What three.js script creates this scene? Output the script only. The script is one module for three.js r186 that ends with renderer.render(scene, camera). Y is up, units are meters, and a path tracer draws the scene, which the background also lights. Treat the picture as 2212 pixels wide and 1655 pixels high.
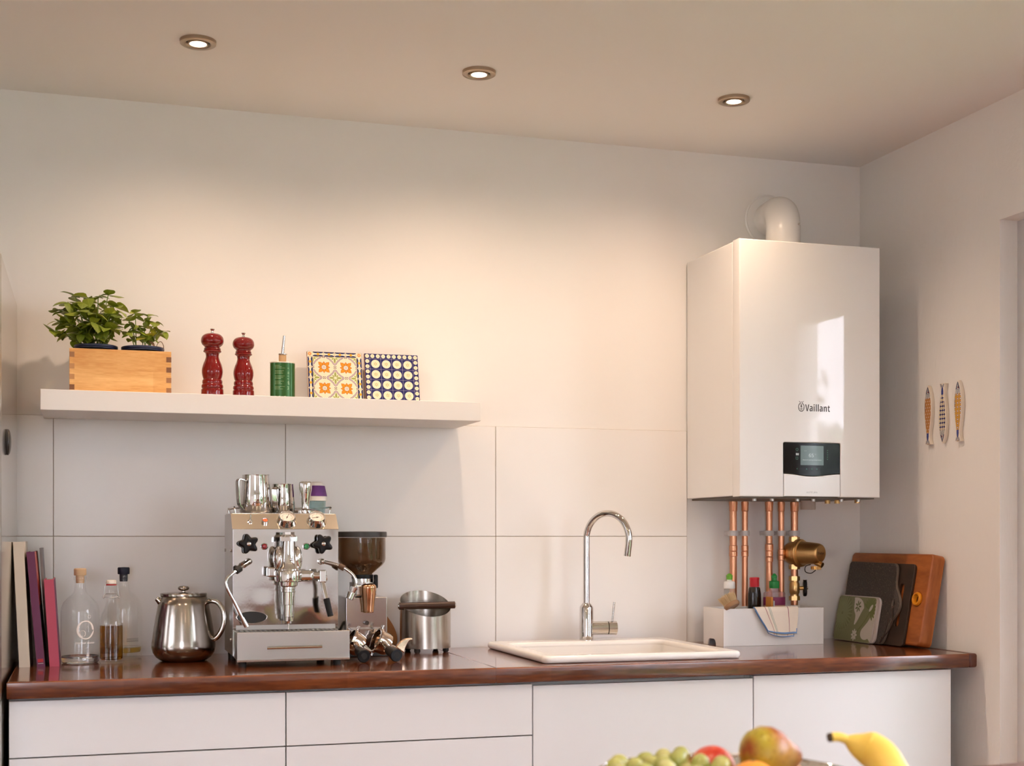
import * as THREE from 'three';
import { RoundedBoxGeometry } from 'three/addons/geometries/RoundedBoxGeometry.js';
import { mergeGeometries, toCreasedNormals } from 'three/addons/utils/BufferGeometryUtils.js';

// ---------------------------------------------------------------- camera, sky, exposure
const scene = new THREE.Scene();
const W = 2212, H = 1655, FOCAL = 2949;
const camera = new THREE.PerspectiveCamera(2 * Math.atan(H / 2 / FOCAL) * 180 / Math.PI, W / H, 0.05, 200);
camera.position.set(0, 1.224, 3.75);
camera.rotation.y = -Math.atan(916 / FOCAL);
camera.setViewOffset(W, H, 0, -332.5, W, H);          // shifted lens: verticals stay parallel
camera.focus = 3.65; camera.userData.fStop = 4.4;
scene.background = new THREE.Color().setRGB(0.95, 0.95, 1.12);   // even overcast sky
scene.backgroundIntensity = 11;
const renderer = new THREE.WebGLRenderer({ antialias: true });
renderer.toneMapping = THREE.LinearToneMapping;
renderer.toneMappingExposure = 1.12;
renderer.shadowMap.enabled = true;
const LAMP_COLOR = new THREE.Color().setRGB(1.0, 0.71, 0.49);
const LAMP_CANDELA = 1.68;

// ---------------------------------------------------------------- helpers
let seed = 20240611;
function rnd() { seed |= 0; seed = seed + 0x6D2B79F5 | 0; let t = Math.imul(seed ^ seed >>> 15, 1 | seed); t = t + Math.imul(t ^ t >>> 7, 61 | t) ^ t; return ((t ^ t >>> 14) >>> 0) / 4294967296; }
const rr = (a, b) => a + (b - a) * rnd();
const V = (x, y, z) => new THREE.Vector3(x, y, z);
const taken = {};
function numbered(n) { taken[n] = (taken[n] ?? -1) + 1; return taken[n] ? n + '_' + String(taken[n]).padStart(3, '0') : n; }
function thing(name, label, category, pos = [0, 0, 0], group) {
  const o = new THREE.Group(); o.name = numbered(name); o.position.set(...pos); o.userData = { label, category };
  if (group) o.userData.group = group;
  scene.add(o); return o;
}
function setting(name, label) { const o = new THREE.Group(); o.name = name; o.userData = { kind: 'structure', label, category: name.split('_')[0] }; scene.add(o); return o; }
function part(parent, name, geo, mat, pos, rot) {
  const m = new THREE.Mesh(geo, mat); m.name = name;
  if (pos) m.position.set(...pos);
  if (rot) m.rotation.set(...rot);
  parent.add(m); return m;
}
const rgb = (r, g, b) => new THREE.Color().setRGB(r, g, b);
function mat(color, roughness = 0.5, metalness = 0, extra = {}) {
  return new THREE.MeshPhysicalMaterial({ color: Array.isArray(color) ? rgb(...color) : color, roughness, metalness, ...extra });
}
const box = (w, h, d) => new THREE.BoxGeometry(w, h, d);
const rbox = (w, h, d, r = 0.003, s = 2) => new RoundedBoxGeometry(w, h, d, s, r);
const at = (g, x, y, z) => g.translate(x, y, z);
function slab(x0, x1, y0, y1, z0, z1, r = 0) { const g = r ? rbox(x1 - x0, y1 - y0, z1 - z0, r) : box(x1 - x0, y1 - y0, z1 - z0); return at(g, (x0 + x1) / 2, (y0 + y1) / 2, (z0 + z1) / 2); }
const merge = (gs) => mergeGeometries(gs.map((g) => { const q = g.index ? g.toNonIndexed() : g; for (const k of Object.keys(q.attributes)) if (!['position', 'normal', 'uv'].includes(k)) q.deleteAttribute(k); return q; }));
const creased = (g, angle) => { const c = toCreasedNormals(g.clone().scale(1000, 1000, 1000), angle); return c.scale(0.001, 0.001, 0.001); };   // toCreasedNormals joins points on a 1 cm grid
const smooth = (pts, n = 140) => new THREE.SplineCurve(pts.map((p) => new THREE.Vector2(p[0], p[1]))).getPoints(n).map((p) => [Math.max(0, p.x), p.y]);
const lathe = (pts, seg = 48, crease = 0.6) => creased(new THREE.LatheGeometry(pts.map((p) => new THREE.Vector2(p[0], p[1])), seg), crease);
const cyl = (r, h, seg = 32, r2 = r) => new THREE.CylinderGeometry(r2, r, h, seg);   // r: bottom radius
function rod(a, b, r, seg = 16, r2 = r) {   // cylinder from point a to point b
  const A = V(...a), B = V(...b), d = B.clone().sub(A), g = cyl(r, d.length(), seg, r2);
  g.applyQuaternion(new THREE.Quaternion().setFromUnitVectors(V(0, 1, 0), d.clone().normalize()));
  const c = A.add(B).multiplyScalar(0.5); return at(g, c.x, c.y, c.z);
}
function tube(pts, r, seg = 40, rad = 12, tension = 0.5) { return new THREE.TubeGeometry(new THREE.CatmullRomCurve3(pts.map((p) => V(...p)), false, 'catmullrom', tension), seg, r, rad, false); }
function shapeOf(pts) { const s = new THREE.Shape(); pts.forEach((p, i) => i ? s.lineTo(p[0], p[1]) : s.moveTo(p[0], p[1])); s.closePath(); return s; }
function rrect(x0, x1, y0, y1, r, Kind = THREE.Shape) {
  const s = new Kind(); s.moveTo(x0 + r, y0); s.lineTo(x1 - r, y0); s.absarc(x1 - r, y0 + r, r, -Math.PI / 2, 0); s.lineTo(x1, y1 - r); s.absarc(x1 - r, y1 - r, r, 0, Math.PI / 2);
  s.lineTo(x0 + r, y1); s.absarc(x0 + r, y1 - r, r, Math.PI / 2, Math.PI); s.lineTo(x0, y0 + r); s.absarc(x0 + r, y0 + r, r, Math.PI, 1.5 * Math.PI); return s;
}
function extrude(shape, depth, bevel = 0, seg = 12, crease = 0.5) {
  const g = new THREE.ExtrudeGeometry(shape, { depth: depth - 2 * bevel, bevelEnabled: bevel > 0, bevelSize: bevel, bevelThickness: bevel, bevelOffset: -bevel, bevelSegments: 3, curveSegments: seg });
  if (bevel) g.translate(0, 0, bevel);
  const groups = g.groups.map((x) => ({ ...x })), c = creased(g, crease);
  const P = c.attributes.position, N = c.attributes.normal, a = V(), b = V(), d = V();   // keep the flat faces flat beside their rounded edges
  for (let i = 0; i < P.count; i += 3) { a.fromBufferAttribute(P, i); b.fromBufferAttribute(P, i + 1).sub(a); d.fromBufferAttribute(P, i + 2).sub(a); b.cross(d).normalize(); if (Math.abs(b.z) > 0.999) for (let k = 0; k < 3; k++) N.setXYZ(i + k, 0, 0, Math.sign(b.z)); }
  c.clearGroups(); groups.forEach((x) => c.addGroup(x.start, x.count, x.materialIndex)); return c;
}
function mapUV(g, x0, y0, w, h) { const p = g.attributes.position, u = g.attributes.uv; for (let i = 0; i < p.count; i++) u.setXY(i, (p.getX(i) - x0) / w, (p.getY(i) - y0) / h); return g; }
// noise
const hash = (x, y) => { let h = Math.imul(x, 374761393) + Math.imul(y, 668265263) | 0; h = Math.imul(h ^ h >>> 13, 1274126177); return ((h ^ h >>> 16) >>> 0) / 4294967296; };
function vnoise(x, y, px = 1e9, py = 1e9) {
  const xi = Math.floor(x), yi = Math.floor(y), fx = x - xi, fy = y - yi, s = fx * fx * (3 - 2 * fx), t = fy * fy * (3 - 2 * fy), m = (a, n) => ((a % n) + n) % n;
  const a = hash(m(xi, px), m(yi, py)), b = hash(m(xi + 1, px), m(yi, py)), c = hash(m(xi, px), m(yi + 1, py)), d = hash(m(xi + 1, px), m(yi + 1, py));
  return a + (b - a) * s + (c - a) * t + (a - b - c + d) * s * t;
}
function dtex(w, h, f, srgb = true, repeat = [1, 1]) {
  const d = new Uint8Array(w * h * 4);
  for (let y = 0; y < h; y++) for (let x = 0; x < w; x++) { const c = f(x / w, y / h), i = (y * w + x) * 4; d[i] = c[0]; d[i + 1] = c[1]; d[i + 2] = c[2]; d[i + 3] = 255; }
  const t = new THREE.DataTexture(d, w, h); t.magFilter = THREE.LinearFilter; t.minFilter = THREE.LinearMipmapLinearFilter; t.generateMipmaps = true; t.wrapS = t.wrapT = THREE.RepeatWrapping; t.repeat.set(...repeat);
  if (srgb) t.colorSpace = THREE.SRGBColorSpace; t.needsUpdate = true; return t;
}
function ctex(w, h, draw) {
  const c = document.createElement('canvas'); c.width = w; c.height = h; const g = c.getContext('2d'); draw(g, w, h);
  const t = new THREE.CanvasTexture(c); t.colorSpace = THREE.SRGBColorSpace; t.anisotropy = 8; return t;
}
function woodTex(w, h, light, dark, rows, streak = 40) {   // grain runs along u; v holds rows of staves
  return dtex(w, h, (u, v) => {
    const row = Math.floor(v * rows), off = hash(row, 7), stave = Math.floor((u + off) * 2), tone = hash(row * 13 + stave, 3) - 0.5;
    const g = 0.5 * vnoise(u * 6 + row * 3, v * streak * 2, 6, streak * 2) + 0.32 * vnoise(u * 24, v * streak * 6, 24, streak * 6) + 0.18 * vnoise(u * 60, v * streak * 12, 60, streak * 12);
    const k = Math.min(1, Math.max(0, g * 1.15 - 0.08 + tone * 0.4));
    return [0, 1, 2].map((i) => light[i] + (dark[i] - light[i]) * k);
  });
}

// ---------------------------------------------------------------- shared materials
const plasterBump = dtex(256, 256, (u, v) => { const n = 0.6 * vnoise(u * 40, v * 40, 40, 40) + 0.4 * vnoise(u * 110, v * 110, 110, 110); return [n * 255, n * 255, n * 255]; }, false, [2, 2]);
const M = {
  paint: mat([0.84, 0.825, 0.80], 0.9, 0, { bumpMap: plasterBump, bumpScale: 0.0006 }),
  ceiling: mat([0.84, 0.825, 0.80], 0.92),
  tile: mat([0.83, 0.81, 0.785], 0.32), grout: mat([0.42, 0.35, 0.29], 0.9),
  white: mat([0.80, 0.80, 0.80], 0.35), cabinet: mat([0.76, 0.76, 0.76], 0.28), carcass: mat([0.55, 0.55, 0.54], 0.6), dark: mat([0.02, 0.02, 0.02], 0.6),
  shelf: mat([0.85, 0.82, 0.78], 0.4), frame: mat([0.62, 0.62, 0.63], 0.4),
  chrome: mat([0.64, 0.62, 0.60], 0.05, 1), steel: mat([0.56, 0.54, 0.52], 0.14, 1), brushed: mat([0.50, 0.48, 0.46], 0.3, 1), satin: mat([0.50, 0.49, 0.47], 0.33, 1),
  black: mat([0.006, 0.006, 0.007], 0.34, 0, { specularIntensity: 0.5 }), rubber: mat([0.015, 0.014, 0.013], 0.6), copper: mat([0.74, 0.37, 0.22], 0.3, 1), brass: mat([0.72, 0.47, 0.20], 0.28, 1),
  glass: mat([1, 1, 1], 0.02, 0, { transmission: 1, thickness: 0.01, ior: 1.5 }), pane: mat([0.97, 0.99, 0.98], 0.0, 0, { transmission: 1, thickness: 0, ior: 1.5 }),
  gloss: mat([0.82, 0.815, 0.80], 0.035), ceramic: mat([0.85, 0.82, 0.78], 0.12), bezel: mat([0.42, 0.33, 0.25], 0.28, 1),
};
// ---------------------------------------------------------------- room shell
const XR = 2.306, XL = -1.7, ZF = 6.2, YC = 2.38, T = 0.25;
{
  const w = setting('wall_back', 'white plastered kitchen wall with a splashback of large pale tiles');
  part(w, 'plaster', slab(XL - T, XR + T, -0.1, YC + 0.2, -0.25, -0.006), M.paint);
  const gx = [-0.686, -0.086, 0.516, 1.116, 1.714], gy = [0.9, 1.2255, 1.541], g = 0.0009;
  part(w, 'grout', slab(gx[0], gx[4] + 0.001, gy[0], gy[2], -0.0055, -0.003), M.grout);
  const full = rbox(0.6 - 2 * g, 1, 0.0058, 0.0006, 1);
  for (let i = 0; i < 4; i++) for (let j = 0; j < 2; j++) part(w, 'tile', slab(gx[i] + g, gx[i + 1] - g, gy[j] + g, gy[j + 1] - g, -0.0058, 0, 0.0007), M.tile);
  const r = setting('wall_right', 'white plastered side wall with a deep door opening');
  const d0 = 0.681, d1 = 1.40, dy = 2.064, e0 = 1.95, e1 = 5.4, ey0 = 0.1, ey1 = 2.2;
  part(r, 'plaster', merge([slab(XR, XR + T, -0.1, YC + 0.2, -0.006, d0), slab(XR, XR + T, dy, YC + 0.2, d0, d1), slab(XR, XR + T, -0.1, YC + 0.2, d1, e0), slab(XR, XR + T, -0.1, YC + 0.2, e1, ZF + T), slab(XR, XR + T, -0.1, ey0, e0, e1), slab(XR, XR + T, ey1, YC + 0.2, e0, e1)]), M.paint);
  const l = setting('wall_left', 'white plastered wall on the other side of the room');
  part(l, 'plaster', slab(XL - T, XL, -0.1, YC + 0.2, -0.006, ZF + T), M.paint);
  const f = setting('wall_front', 'white plastered wall facing the worktop, with a wide garden window');
  const x0 = -1.4, x1 = -0.35, y0 = 0.1, y1 = 2.2;
  part(f, 'plaster', merge([slab(XL, x0, -0.1, YC + 0.2, ZF, ZF + T), slab(x1, XR, -0.1, YC + 0.2, ZF, ZF + T), slab(x0, x1, y1, YC + 0.2, ZF, ZF + T), slab(x0, x1, -0.1, y0, ZF, ZF + T)]), M.paint);
  const c = setting('ceiling', 'flat white plastered ceiling');
  part(c, 'plaster', slab(XL, XR, YC, YC + 0.2, -0.006, ZF), M.ceiling);
  const fl = setting('floor', 'wooden strip floor');
  const fm = mat([1, 1, 1], 0.4, 0, { map: woodTex(512, 256, [168, 106, 60], [118, 66, 34], 8, 30) });
  for (let i = 0; i < 24; i++) { const g2 = slab(XL, XR, -0.1, 0, i * 0.26 - 0.005, i * 0.26 + 0.2545 - 0.005); const u = g2.attributes.uv; for (let k = 0; k < u.count; k++) u.setXY(k, u.getX(k) * 2 + i * 0.37, u.getY(k) * 0.125 + i * 0.125); part(fl, 'plank', g2, fm); }
  // glazed garden door in the side wall
  const d = setting('door_1', 'white framed glazed garden door in the side wall');
  part(d, 'frame', merge([slab(XR + 0.055, XR + 0.12, 0, dy, d0, d0 + 0.07), slab(XR + 0.055, XR + 0.12, 0, dy, d1 - 0.07, d1), slab(XR + 0.055, XR + 0.12, dy - 0.05, dy, d0 + 0.07, d1 - 0.07)]), M.frame);
  part(d, 'leaf', merge([slab(XR + 0.06, XR + 0.11, 0.01, dy - 0.052, d0 + 0.072, d0 + 0.22), slab(XR + 0.06, XR + 0.11, 0.01, dy - 0.052, d1 - 0.19, d1 - 0.072), slab(XR + 0.06, XR + 0.11, dy - 0.1, dy - 0.052, d0 + 0.22, d1 - 0.19), slab(XR + 0.06, XR + 0.11, 0.01, 0.2, d0 + 0.22, d1 - 0.19)]), M.frame);
  part(d, 'pane', slab(XR + 0.083, XR + 0.087, 0.2, dy - 0.1, d0 + 0.22, d1 - 0.19), M.pane);
  const wn = setting('window_1', 'wide white framed garden window');
  const fr = []; for (const x of [x0, (x0 + x1) / 2 - 0.03, x1 - 0.06]) fr.push(slab(x, x + 0.06, y0, y1, ZF + 0.06, ZF + 0.12)); for (const y of [y0, y1 - 0.06]) fr.push(slab(x0, x1, y, y + 0.06, ZF + 0.06, ZF + 0.12));
  part(wn, 'frame', merge(fr), M.frame);
  for (const [a, b] of [[x0 + 0.06, (x0 + x1) / 2 - 0.03], [(x0 + x1) / 2 + 0.03, x1 - 0.06]]) part(wn, 'pane', slab(a, b, y0 + 0.06, y1 - 0.06, ZF + 0.088, ZF + 0.092), M.pane);
  const w2 = setting('window_2', 'wide white framed garden window in the side wall');
  const f2 = []; for (const z of [e0, (e0 + e1) / 2 - 0.04, e1 - 0.08]) f2.push(slab(XR + 0.06, XR + 0.12, ey0, ey1, z, z + 0.08)); for (const y of [ey0, ey1 - 0.08]) f2.push(slab(XR + 0.06, XR + 0.12, y, y + 0.08, e0, e1));
  part(w2, 'frame', merge(f2), M.frame);
  for (const [a, b] of [[e0 + 0.08, (e0 + e1) / 2 - 0.04], [(e0 + e1) / 2 + 0.04, e1 - 0.08]]) part(w2, 'pane', slab(XR + 0.088, XR + 0.092, ey0 + 0.08, ey1 - 0.08, a, b), M.pane);
}
// ---------------------------------------------------------------- garden outside the openings
{
  const g = setting('ground', 'lawn of the garden outside');
  part(g, 'lawn', slab(-12, 16, -0.3, -0.12, -6, 22), mat([0.10, 0.16, 0.05], 0.95));
  const leaf = new THREE.CircleGeometry(0.09, 5); leaf.scale(1, 0.55, 1);
  const bark = mat([0.10, 0.07, 0.05], 0.9), green = mat([0.08, 0.14, 0.035], 0.6, 0, { side: THREE.DoubleSide });
  function tree(x, z, h, rx, ry, n, label) {
    const t = thing('garden_tree', label, 'tree', [x, -0.12, z], 'trees and shrubs in the garden');
    part(t, 'trunk', rod([0, 0, 0], [0, h - ry * 0.4, 0], 0.09, 10, 0.04), bark);
    const im = new THREE.InstancedMesh(leaf, green, n); im.name = 'crown'; im.userData.kind = 'stuff';
    const m = new THREE.Matrix4(), q = new THREE.Quaternion();
    for (let i = 0; i < n; i++) {
      const a = rr(0, 6.283), b = Math.acos(rr(-1, 1)), k = Math.cbrt(rr(0.2, 1));
      q.setFromEuler(new THREE.Euler(rr(-2, 2), rr(0, 6), rr(-2, 2)));
      m.compose(V(rx * k * Math.sin(b) * Math.cos(a), h + ry * k * Math.cos(b), rx * k * Math.sin(b) * Math.sin(a)), q, V(1, 1, 1).multiplyScalar(rr(0.8, 1.8)));
      im.setMatrixAt(i, m); im.setColorAt(i, rgb(rr(0.5, 1.2), rr(0.6, 1.2), rr(0.5, 1)));
    }
    t.add(im);
  }
  tree(5.4, 9.0, 2.0, 1.6, 1.9, 1500, 'round leafy garden tree beyond the side door');
  tree(5.6, 6.5, 1.05, 1.3, 1.1, 1800, 'low leafy shrub beyond the side door');
  tree(6.2, 2.6, 0.9, 1.3, 0.95, 900, 'broad leafy shrub next to the low shrub');
  tree(0.6, 11.5, 1.0, 1.8, 1.1, 1200, 'broad shrub seen through the wide window');
  tree(3.0, 10.6, 1.5, 1.7, 1.6, 2200, 'tall shrub seen through the wide window');
}
// ---------------------------------------------------------------- base cabinets
{
  const zb = 0.008, zf = 0.562, x = [-0.166, 0.437, 1.037, 1.634, 2.226];
  const labels = ['white handleless drawer cabinet beside the fridge', 'white handleless drawer cabinet below the coffee machine and grinder', 'white handleless sink cabinet with a single plain door', 'white handleless cabinet with a single door below the boiler'];
  for (let i = 0; i < 4; i++) {
    const a = x[i], b = x[i + 1], c = thing('base_cabinet', labels[i], 'cabinet', [(a + b) / 2, 0, 0], 'white base cabinets'), w = (b - a) / 2, g = 0.0014, p = 0.016;
    part(c, 'body', merge([slab(-w + 0.0006, -w + p, 0.1, 0.866, zb, zf), slab(w - p, w - 0.0006, 0.1, 0.866, zb, zf), slab(-w + p, w - p, 0.1, 0.116, zb, zf), slab(-w + p, w - p, 0.116, 0.866, zb, zb + 0.006), slab(-w + p, w - p, 0.855, 0.8665, zf - 0.02, zf - 0.002)]), M.carcass);
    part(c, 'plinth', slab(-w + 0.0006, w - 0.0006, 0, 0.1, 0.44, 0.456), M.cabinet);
    const rows = i < 2 ? [[0.103, 0.42], [0.42, 0.7395], [0.7395, 0.866]] : i === 2 ? [[0.103, 0.862]] : [[0.103, 0.868]];
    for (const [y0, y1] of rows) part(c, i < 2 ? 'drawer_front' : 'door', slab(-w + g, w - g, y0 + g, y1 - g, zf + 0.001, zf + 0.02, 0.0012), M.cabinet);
  }
}
// ---------------------------------------------------------------- worktop
{
  const wt = thing('worktop', 'glossy reddish brown wooden worktop along the tiled wall', 'worktop', [0, 0.872, 0]);
  const top = mat([1, 1, 1], 0.2, 0, { map: woodTex(1024, 512, [146, 80, 38], [76, 33, 14], 6, 36), clearcoat: 0.7, clearcoatRoughness: 0.08 });
  const end = mat([1, 1, 1], 0.3, 0, { map: woodTex(256, 256, [96, 46, 28], [66, 28, 16], 4, 20) });
  const turn = (g) => { g.rotateX(Math.PI / 2); return g.translate(0, 0.038, 0); };   // shape (x, z) lying flat, top at 0.91
  const left = turn(extrude(shapeOf([[-0.168, 0.002], [0.9355, 0.002], [0.9355, 0.61], [-0.168, 0.61]]), 0.038, 0.004));
  const rs = shapeOf([[0.9358, 0.002], [2.262, 0.002], [2.262, 0.61], [0.9358, 0.61]]); rs.holes.push(rrect(1.10, 1.58, 0.085, 0.528, 0.03, THREE.Path));
  const right = turn(extrude(rs, 0.038, 0.004));
  const cap = turn(extrude(rrect(2.2622, 2.29, 0.002, 0.61, 0.008), 0.038, 0.006));
  part(wt, 'board', left, top); part(wt, 'board', right, top); part(wt, 'end_strip', cap, end);
}
// ---------------------------------------------------------------- downlights above the worktop, plus two unseen rows added as warm fill
for (const [x, z, l] of [[0.245, 0.495, 'recessed round downlight in the ceiling above the wooden planter end of the shelf'], [0.928, 0.486, 'recessed round downlight in the ceiling between the other two downlights'], [1.628, 0.483, 'recessed round downlight in the ceiling next to the boiler'],
  ...[2.4, 4.6].flatMap((z) => [-0.7, 0.5, 1.6].map((x, i) => [x, z, 'recessed round downlight ' + (z < 3 ? 'over the table' : 'by the far wall') + ['beside the plain side wall', 'in the middle of its row', 'beside the wide side window'].map((s) => ', ' + s)[i]]))]) {
  const d = thing('downlight', l, 'downlight', [x, YC, z], 'ceiling downlights');
  part(d, 'bezel', lathe([[0.027, -0.004], [0.030, -0.008], [0.039, -0.0085], [0.0415, -0.007], [0.042, 0.0], [0.027, 0.0], [0.027, -0.004]], 48), M.bezel);
  part(d, 'recess_shade', at(cyl(0.0269, 0.002, 40), 0, -0.0012, 0), M.dark);  // flat dark disc painted as the shade inside the recess
  part(d, 'lamp_ring', lathe([[0.0195, -0.008], [0.0235, -0.0085], [0.024, -0.003], [0.0195, -0.003], [0.0195, -0.008]], 40), M.bezel);
  part(d, 'lamp_face', at(cyl(0.0193, 0.003, 36), 0, -0.006, 0), mat([0.9, 0.9, 0.9], 0.4, 0, { emissive: rgb(1, 0.88, 0.7), emissiveIntensity: 6 }));
  const s = new THREE.SpotLight(LAMP_COLOR, z > 1 ? LAMP_CANDELA * 1.3 : LAMP_CANDELA, 0, z > 1 ? 1.5 : 1.36, 1.0, 2); s.position.set(x, YC - 0.014, z); s.target.position.set(x - (x > 1.6 && z < 1 ? 0.4 : 0), 0, z); s.shadow.radius = 1; s.castShadow = true; scene.add(s, s.target);
}
// ---------------------------------------------------------------- fridge, magnet, shelf
{
  const f = thing('fridge', 'tall fridge with a shiny grey steel side panel next to the worktop', 'fridge', [-0.478, 0, 0]);
  const side = mat([0.62, 0.59, 0.56], 0.13, 1);
  part(f, 'body', slab(-0.30, 0.304, 0.03, 1.822, 0.02, 0.69, 0.004), side);
  part(f, 'door', slab(-0.30, 0.304, 0.06, 1.818, 0.697, 0.745, 0.006), mat([0.45, 0.44, 0.42], 0.25, 1));
  part(f, 'base', slab(-0.29, 0.295, 0, 0.06, 0.05, 0.66), M.dark);
  const m = thing('fridge_magnet', 'small black oval magnet stuck on the fridge side panel', 'magnet', [-0.1735, 1.436, 0.50]);
  const g = cyl(0.5, 1, 40); g.rotateZ(Math.PI / 2); g.scale(0.004, 0.058, 0.05); at(g, 0.002, 0, 0);
  const d = new THREE.SphereGeometry(0.5, 32, 16); d.scale(0.012, 0.056, 0.048); at(d, 0.004, 0, 0);
  part(m, 'base', g, M.dark); part(m, 'dome', d, mat([0.03, 0.025, 0.022], 0.2));
  const s = thing('floating_shelf', 'long white floating shelf fixed above the tiles', 'shelf', [0.444, 1.532, 0]);
  part(s, 'wall_bracket', slab(-0.5, 0.5, 0.012, 0.038, -0.0005, 0.006), M.brushed); part(s, 'board', slab(-0.554, 0.554, 0, 0.05, 0.0045, 0.258, 0.0012), M.shelf);
}
const SY = 1.582;
// ---------------------------------------------------------------- wooden planter with two basil pots
{
  const wood = mat([1, 1, 1], 0.5, 0, { map: woodTex(512, 256, [236, 190, 124], [208, 148, 80], 2, 7) });
  const endg = [mat([0.20, 0.085, 0.035], 0.6), mat([0.50, 0.25, 0.10], 0.6), mat([0.33, 0.155, 0.065], 0.6)];
  const b = thing('planter_box', 'honey coloured wooden planter box with dark finger joints on the shelf', 'planter', [0.0785, SY, 0.135]);
  const w = 0.1225, h = 0.11, d = 0.064, t = 0.012;
  const uvm = (g, k) => { const p = g.attributes.position, u = g.attributes.uv; for (let i = 0; i < p.count; i++) u.setXY(i, (p.getX(i) + p.getZ(i)) * 2 + k, p.getY(i) * 7 + k); return g; };
  part(b, 'front_board', uvm(slab(-w, w, 0, h, d - t, d, 0.001), 0.1), wood);
  part(b, 'back_board', uvm(slab(-w, w, 0, h, -d, -d + t, 0.001), 0.6), wood);
  for (const s of [-1, 1]) part(b, 'side_board', uvm(slab(s > 0 ? w - t : -w, s > 0 ? w : -w + t, 0, h - 0.0004, -d + t + 0.0003, d - t - 0.0003), 0.3), wood);
  part(b, 'bottom_board', uvm(slab(-w + t + 0.001, w - t - 0.001, 0.001, 0.01, -d + t + 0.001, d - t - 0.001), 0.3), wood);
  for (const [s, ys, k] of [[-1, [0.006, 0.032, 0.058, 0.087], [0, 1, 1, 2]], [1, [0.004, 0.030, 0.056, 0.082], [2, 2, 0, 0]]])
    ys.forEach((y, i) => part(b, 'finger_joint', slab(s > 0 ? w - t : -w - 0.0002, s > 0 ? w + 0.0002 : -w + t, y + 0.001, y + 0.014, d - t + 0.0005, d + 0.0003), endg[k[i]]));
  // basil
  function leafGeo(curl, fold, tip) {
    const nu = 6, nv = 4, pos = [], uv = [], idx = [];
    for (let i = 0; i <= nu; i++) for (let j = 0; j <= nv; j++) {
      const u = i / nu, v = j / nv * 2 - 1, half = 0.42 * Math.pow(Math.sin(Math.PI * Math.pow(u, tip * 0.92)), 0.62) + 0.003;
      const a = curl * u * u; pos.push(v * half, -a * 0.8 + fold * Math.abs(v) * half + 0.05 * Math.sin(u * 9) * Math.abs(v) * half, u * (1 - 0.18 * curl * u)); uv.push(j / nv, u);
    }
    for (let i = 0; i < nu; i++) for (let j = 0; j < nv; j++) { const a = i * (nv + 1) + j; idx.push(a, a + nv + 1, a + 1, a + 1, a + nv + 1, a + nv + 2); }
    const g = new THREE.BufferGeometry(); g.setAttribute('position', new THREE.Float32BufferAttribute(pos, 3)); g.setAttribute('uv', new THREE.Float32BufferAttribute(uv, 2)); g.setIndex(idx); g.computeVertexNormals(); return g;
  }
  const leaves = [leafGeo(0.35, 0.22, 0.75), leafGeo(0.7, 0.3, 0.8), leafGeo(0.2, -0.25, 0.72), leafGeo(0.9, -0.15, 0.82)];
  const veins = (a, c) => dtex(64, 128, (u, v) => { const m = Math.abs(u - 0.5), k = Math.max(Math.exp(-m * m * 1500), 0.55 * Math.exp(-Math.pow(((v * 7 - m * 6) % 1 + 1) % 1 - 0.5, 2) * 90)) + 0.25 * vnoise(u * 9, v * 14); return [0, 1, 2].map((i) => a[i] + (c[i] - a[i]) * Math.min(1, k)); });
  const mk = (a, c) => mat([1, 1, 1], 0.45, 0, { map: veins(a, c), side: THREE.DoubleSide, transmission: 0.25, thickness: 0 });
  const greens = [mk([112, 130, 30], [150, 164, 54]), mk([132, 148, 36], [168, 180, 66]), mk([158, 168, 44], [190, 196, 80]), mk([88, 108, 28], [122, 140, 46])], pale = mk([188, 184, 52], [212, 206, 92]);
  const stemMat = mat([0.25, 0.33, 0.08], 0.6), potMat = mat([0.012, 0.018, 0.06], 0.35), soilMat = mat([0.03, 0.02, 0.012], 0.95), dry = mat([0.16, 0.085, 0.04], 0.8);
  function basil(x, label, spec) {
    const t = thing('potted_basil', label, 'potted plant', [x, SY + 0.018, 0.135]);
    const pot = part(t, 'pot', lathe([[0, -0.0075], [0.036, -0.0075], [0.040, -0.004], [0.046, 0.093], [0.047, 0.094], [0.046, 0.0945], [0.0435, 0.092], [0.042, 0.085], [0, 0.085]], 40), potMat);
    part(pot, 'rim', lathe([[0.046, 0.0965], [0.053, 0.0975], [0.0535, 0.1005], [0.0525, 0.1015], [0.0535, 0.1025], [0.0535, 0.1065], [0.0525, 0.1075], [0.0455, 0.107], [0.0448, 0.098], [0.046, 0.0965]], 48), potMat);
    part(t, 'soil', lathe([[0, 0.0995], [0.025, 0.099], [0.044, 0.0975], [0.044, 0.09], [0, 0.09]], 24), soilMat);
    const up = V(0, 1, 0), stems = [];
    let count = 0;
    const addLeaf = (p, az, pitch, len, kind) => {
      const m = part(t, 'leaf', leaves[Math.floor(rnd() * leaves.length)], kind ?? greens[Math.floor(rnd() * rnd() * 4)]);
      m.position.copy(p); m.rotation.order = 'YXZ'; m.rotation.set(-pitch, az, rr(-0.4, 0.4)); len *= 1.15; m.scale.set(len * rr(0.85, 1.15), len, len); count++;
    };
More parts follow.
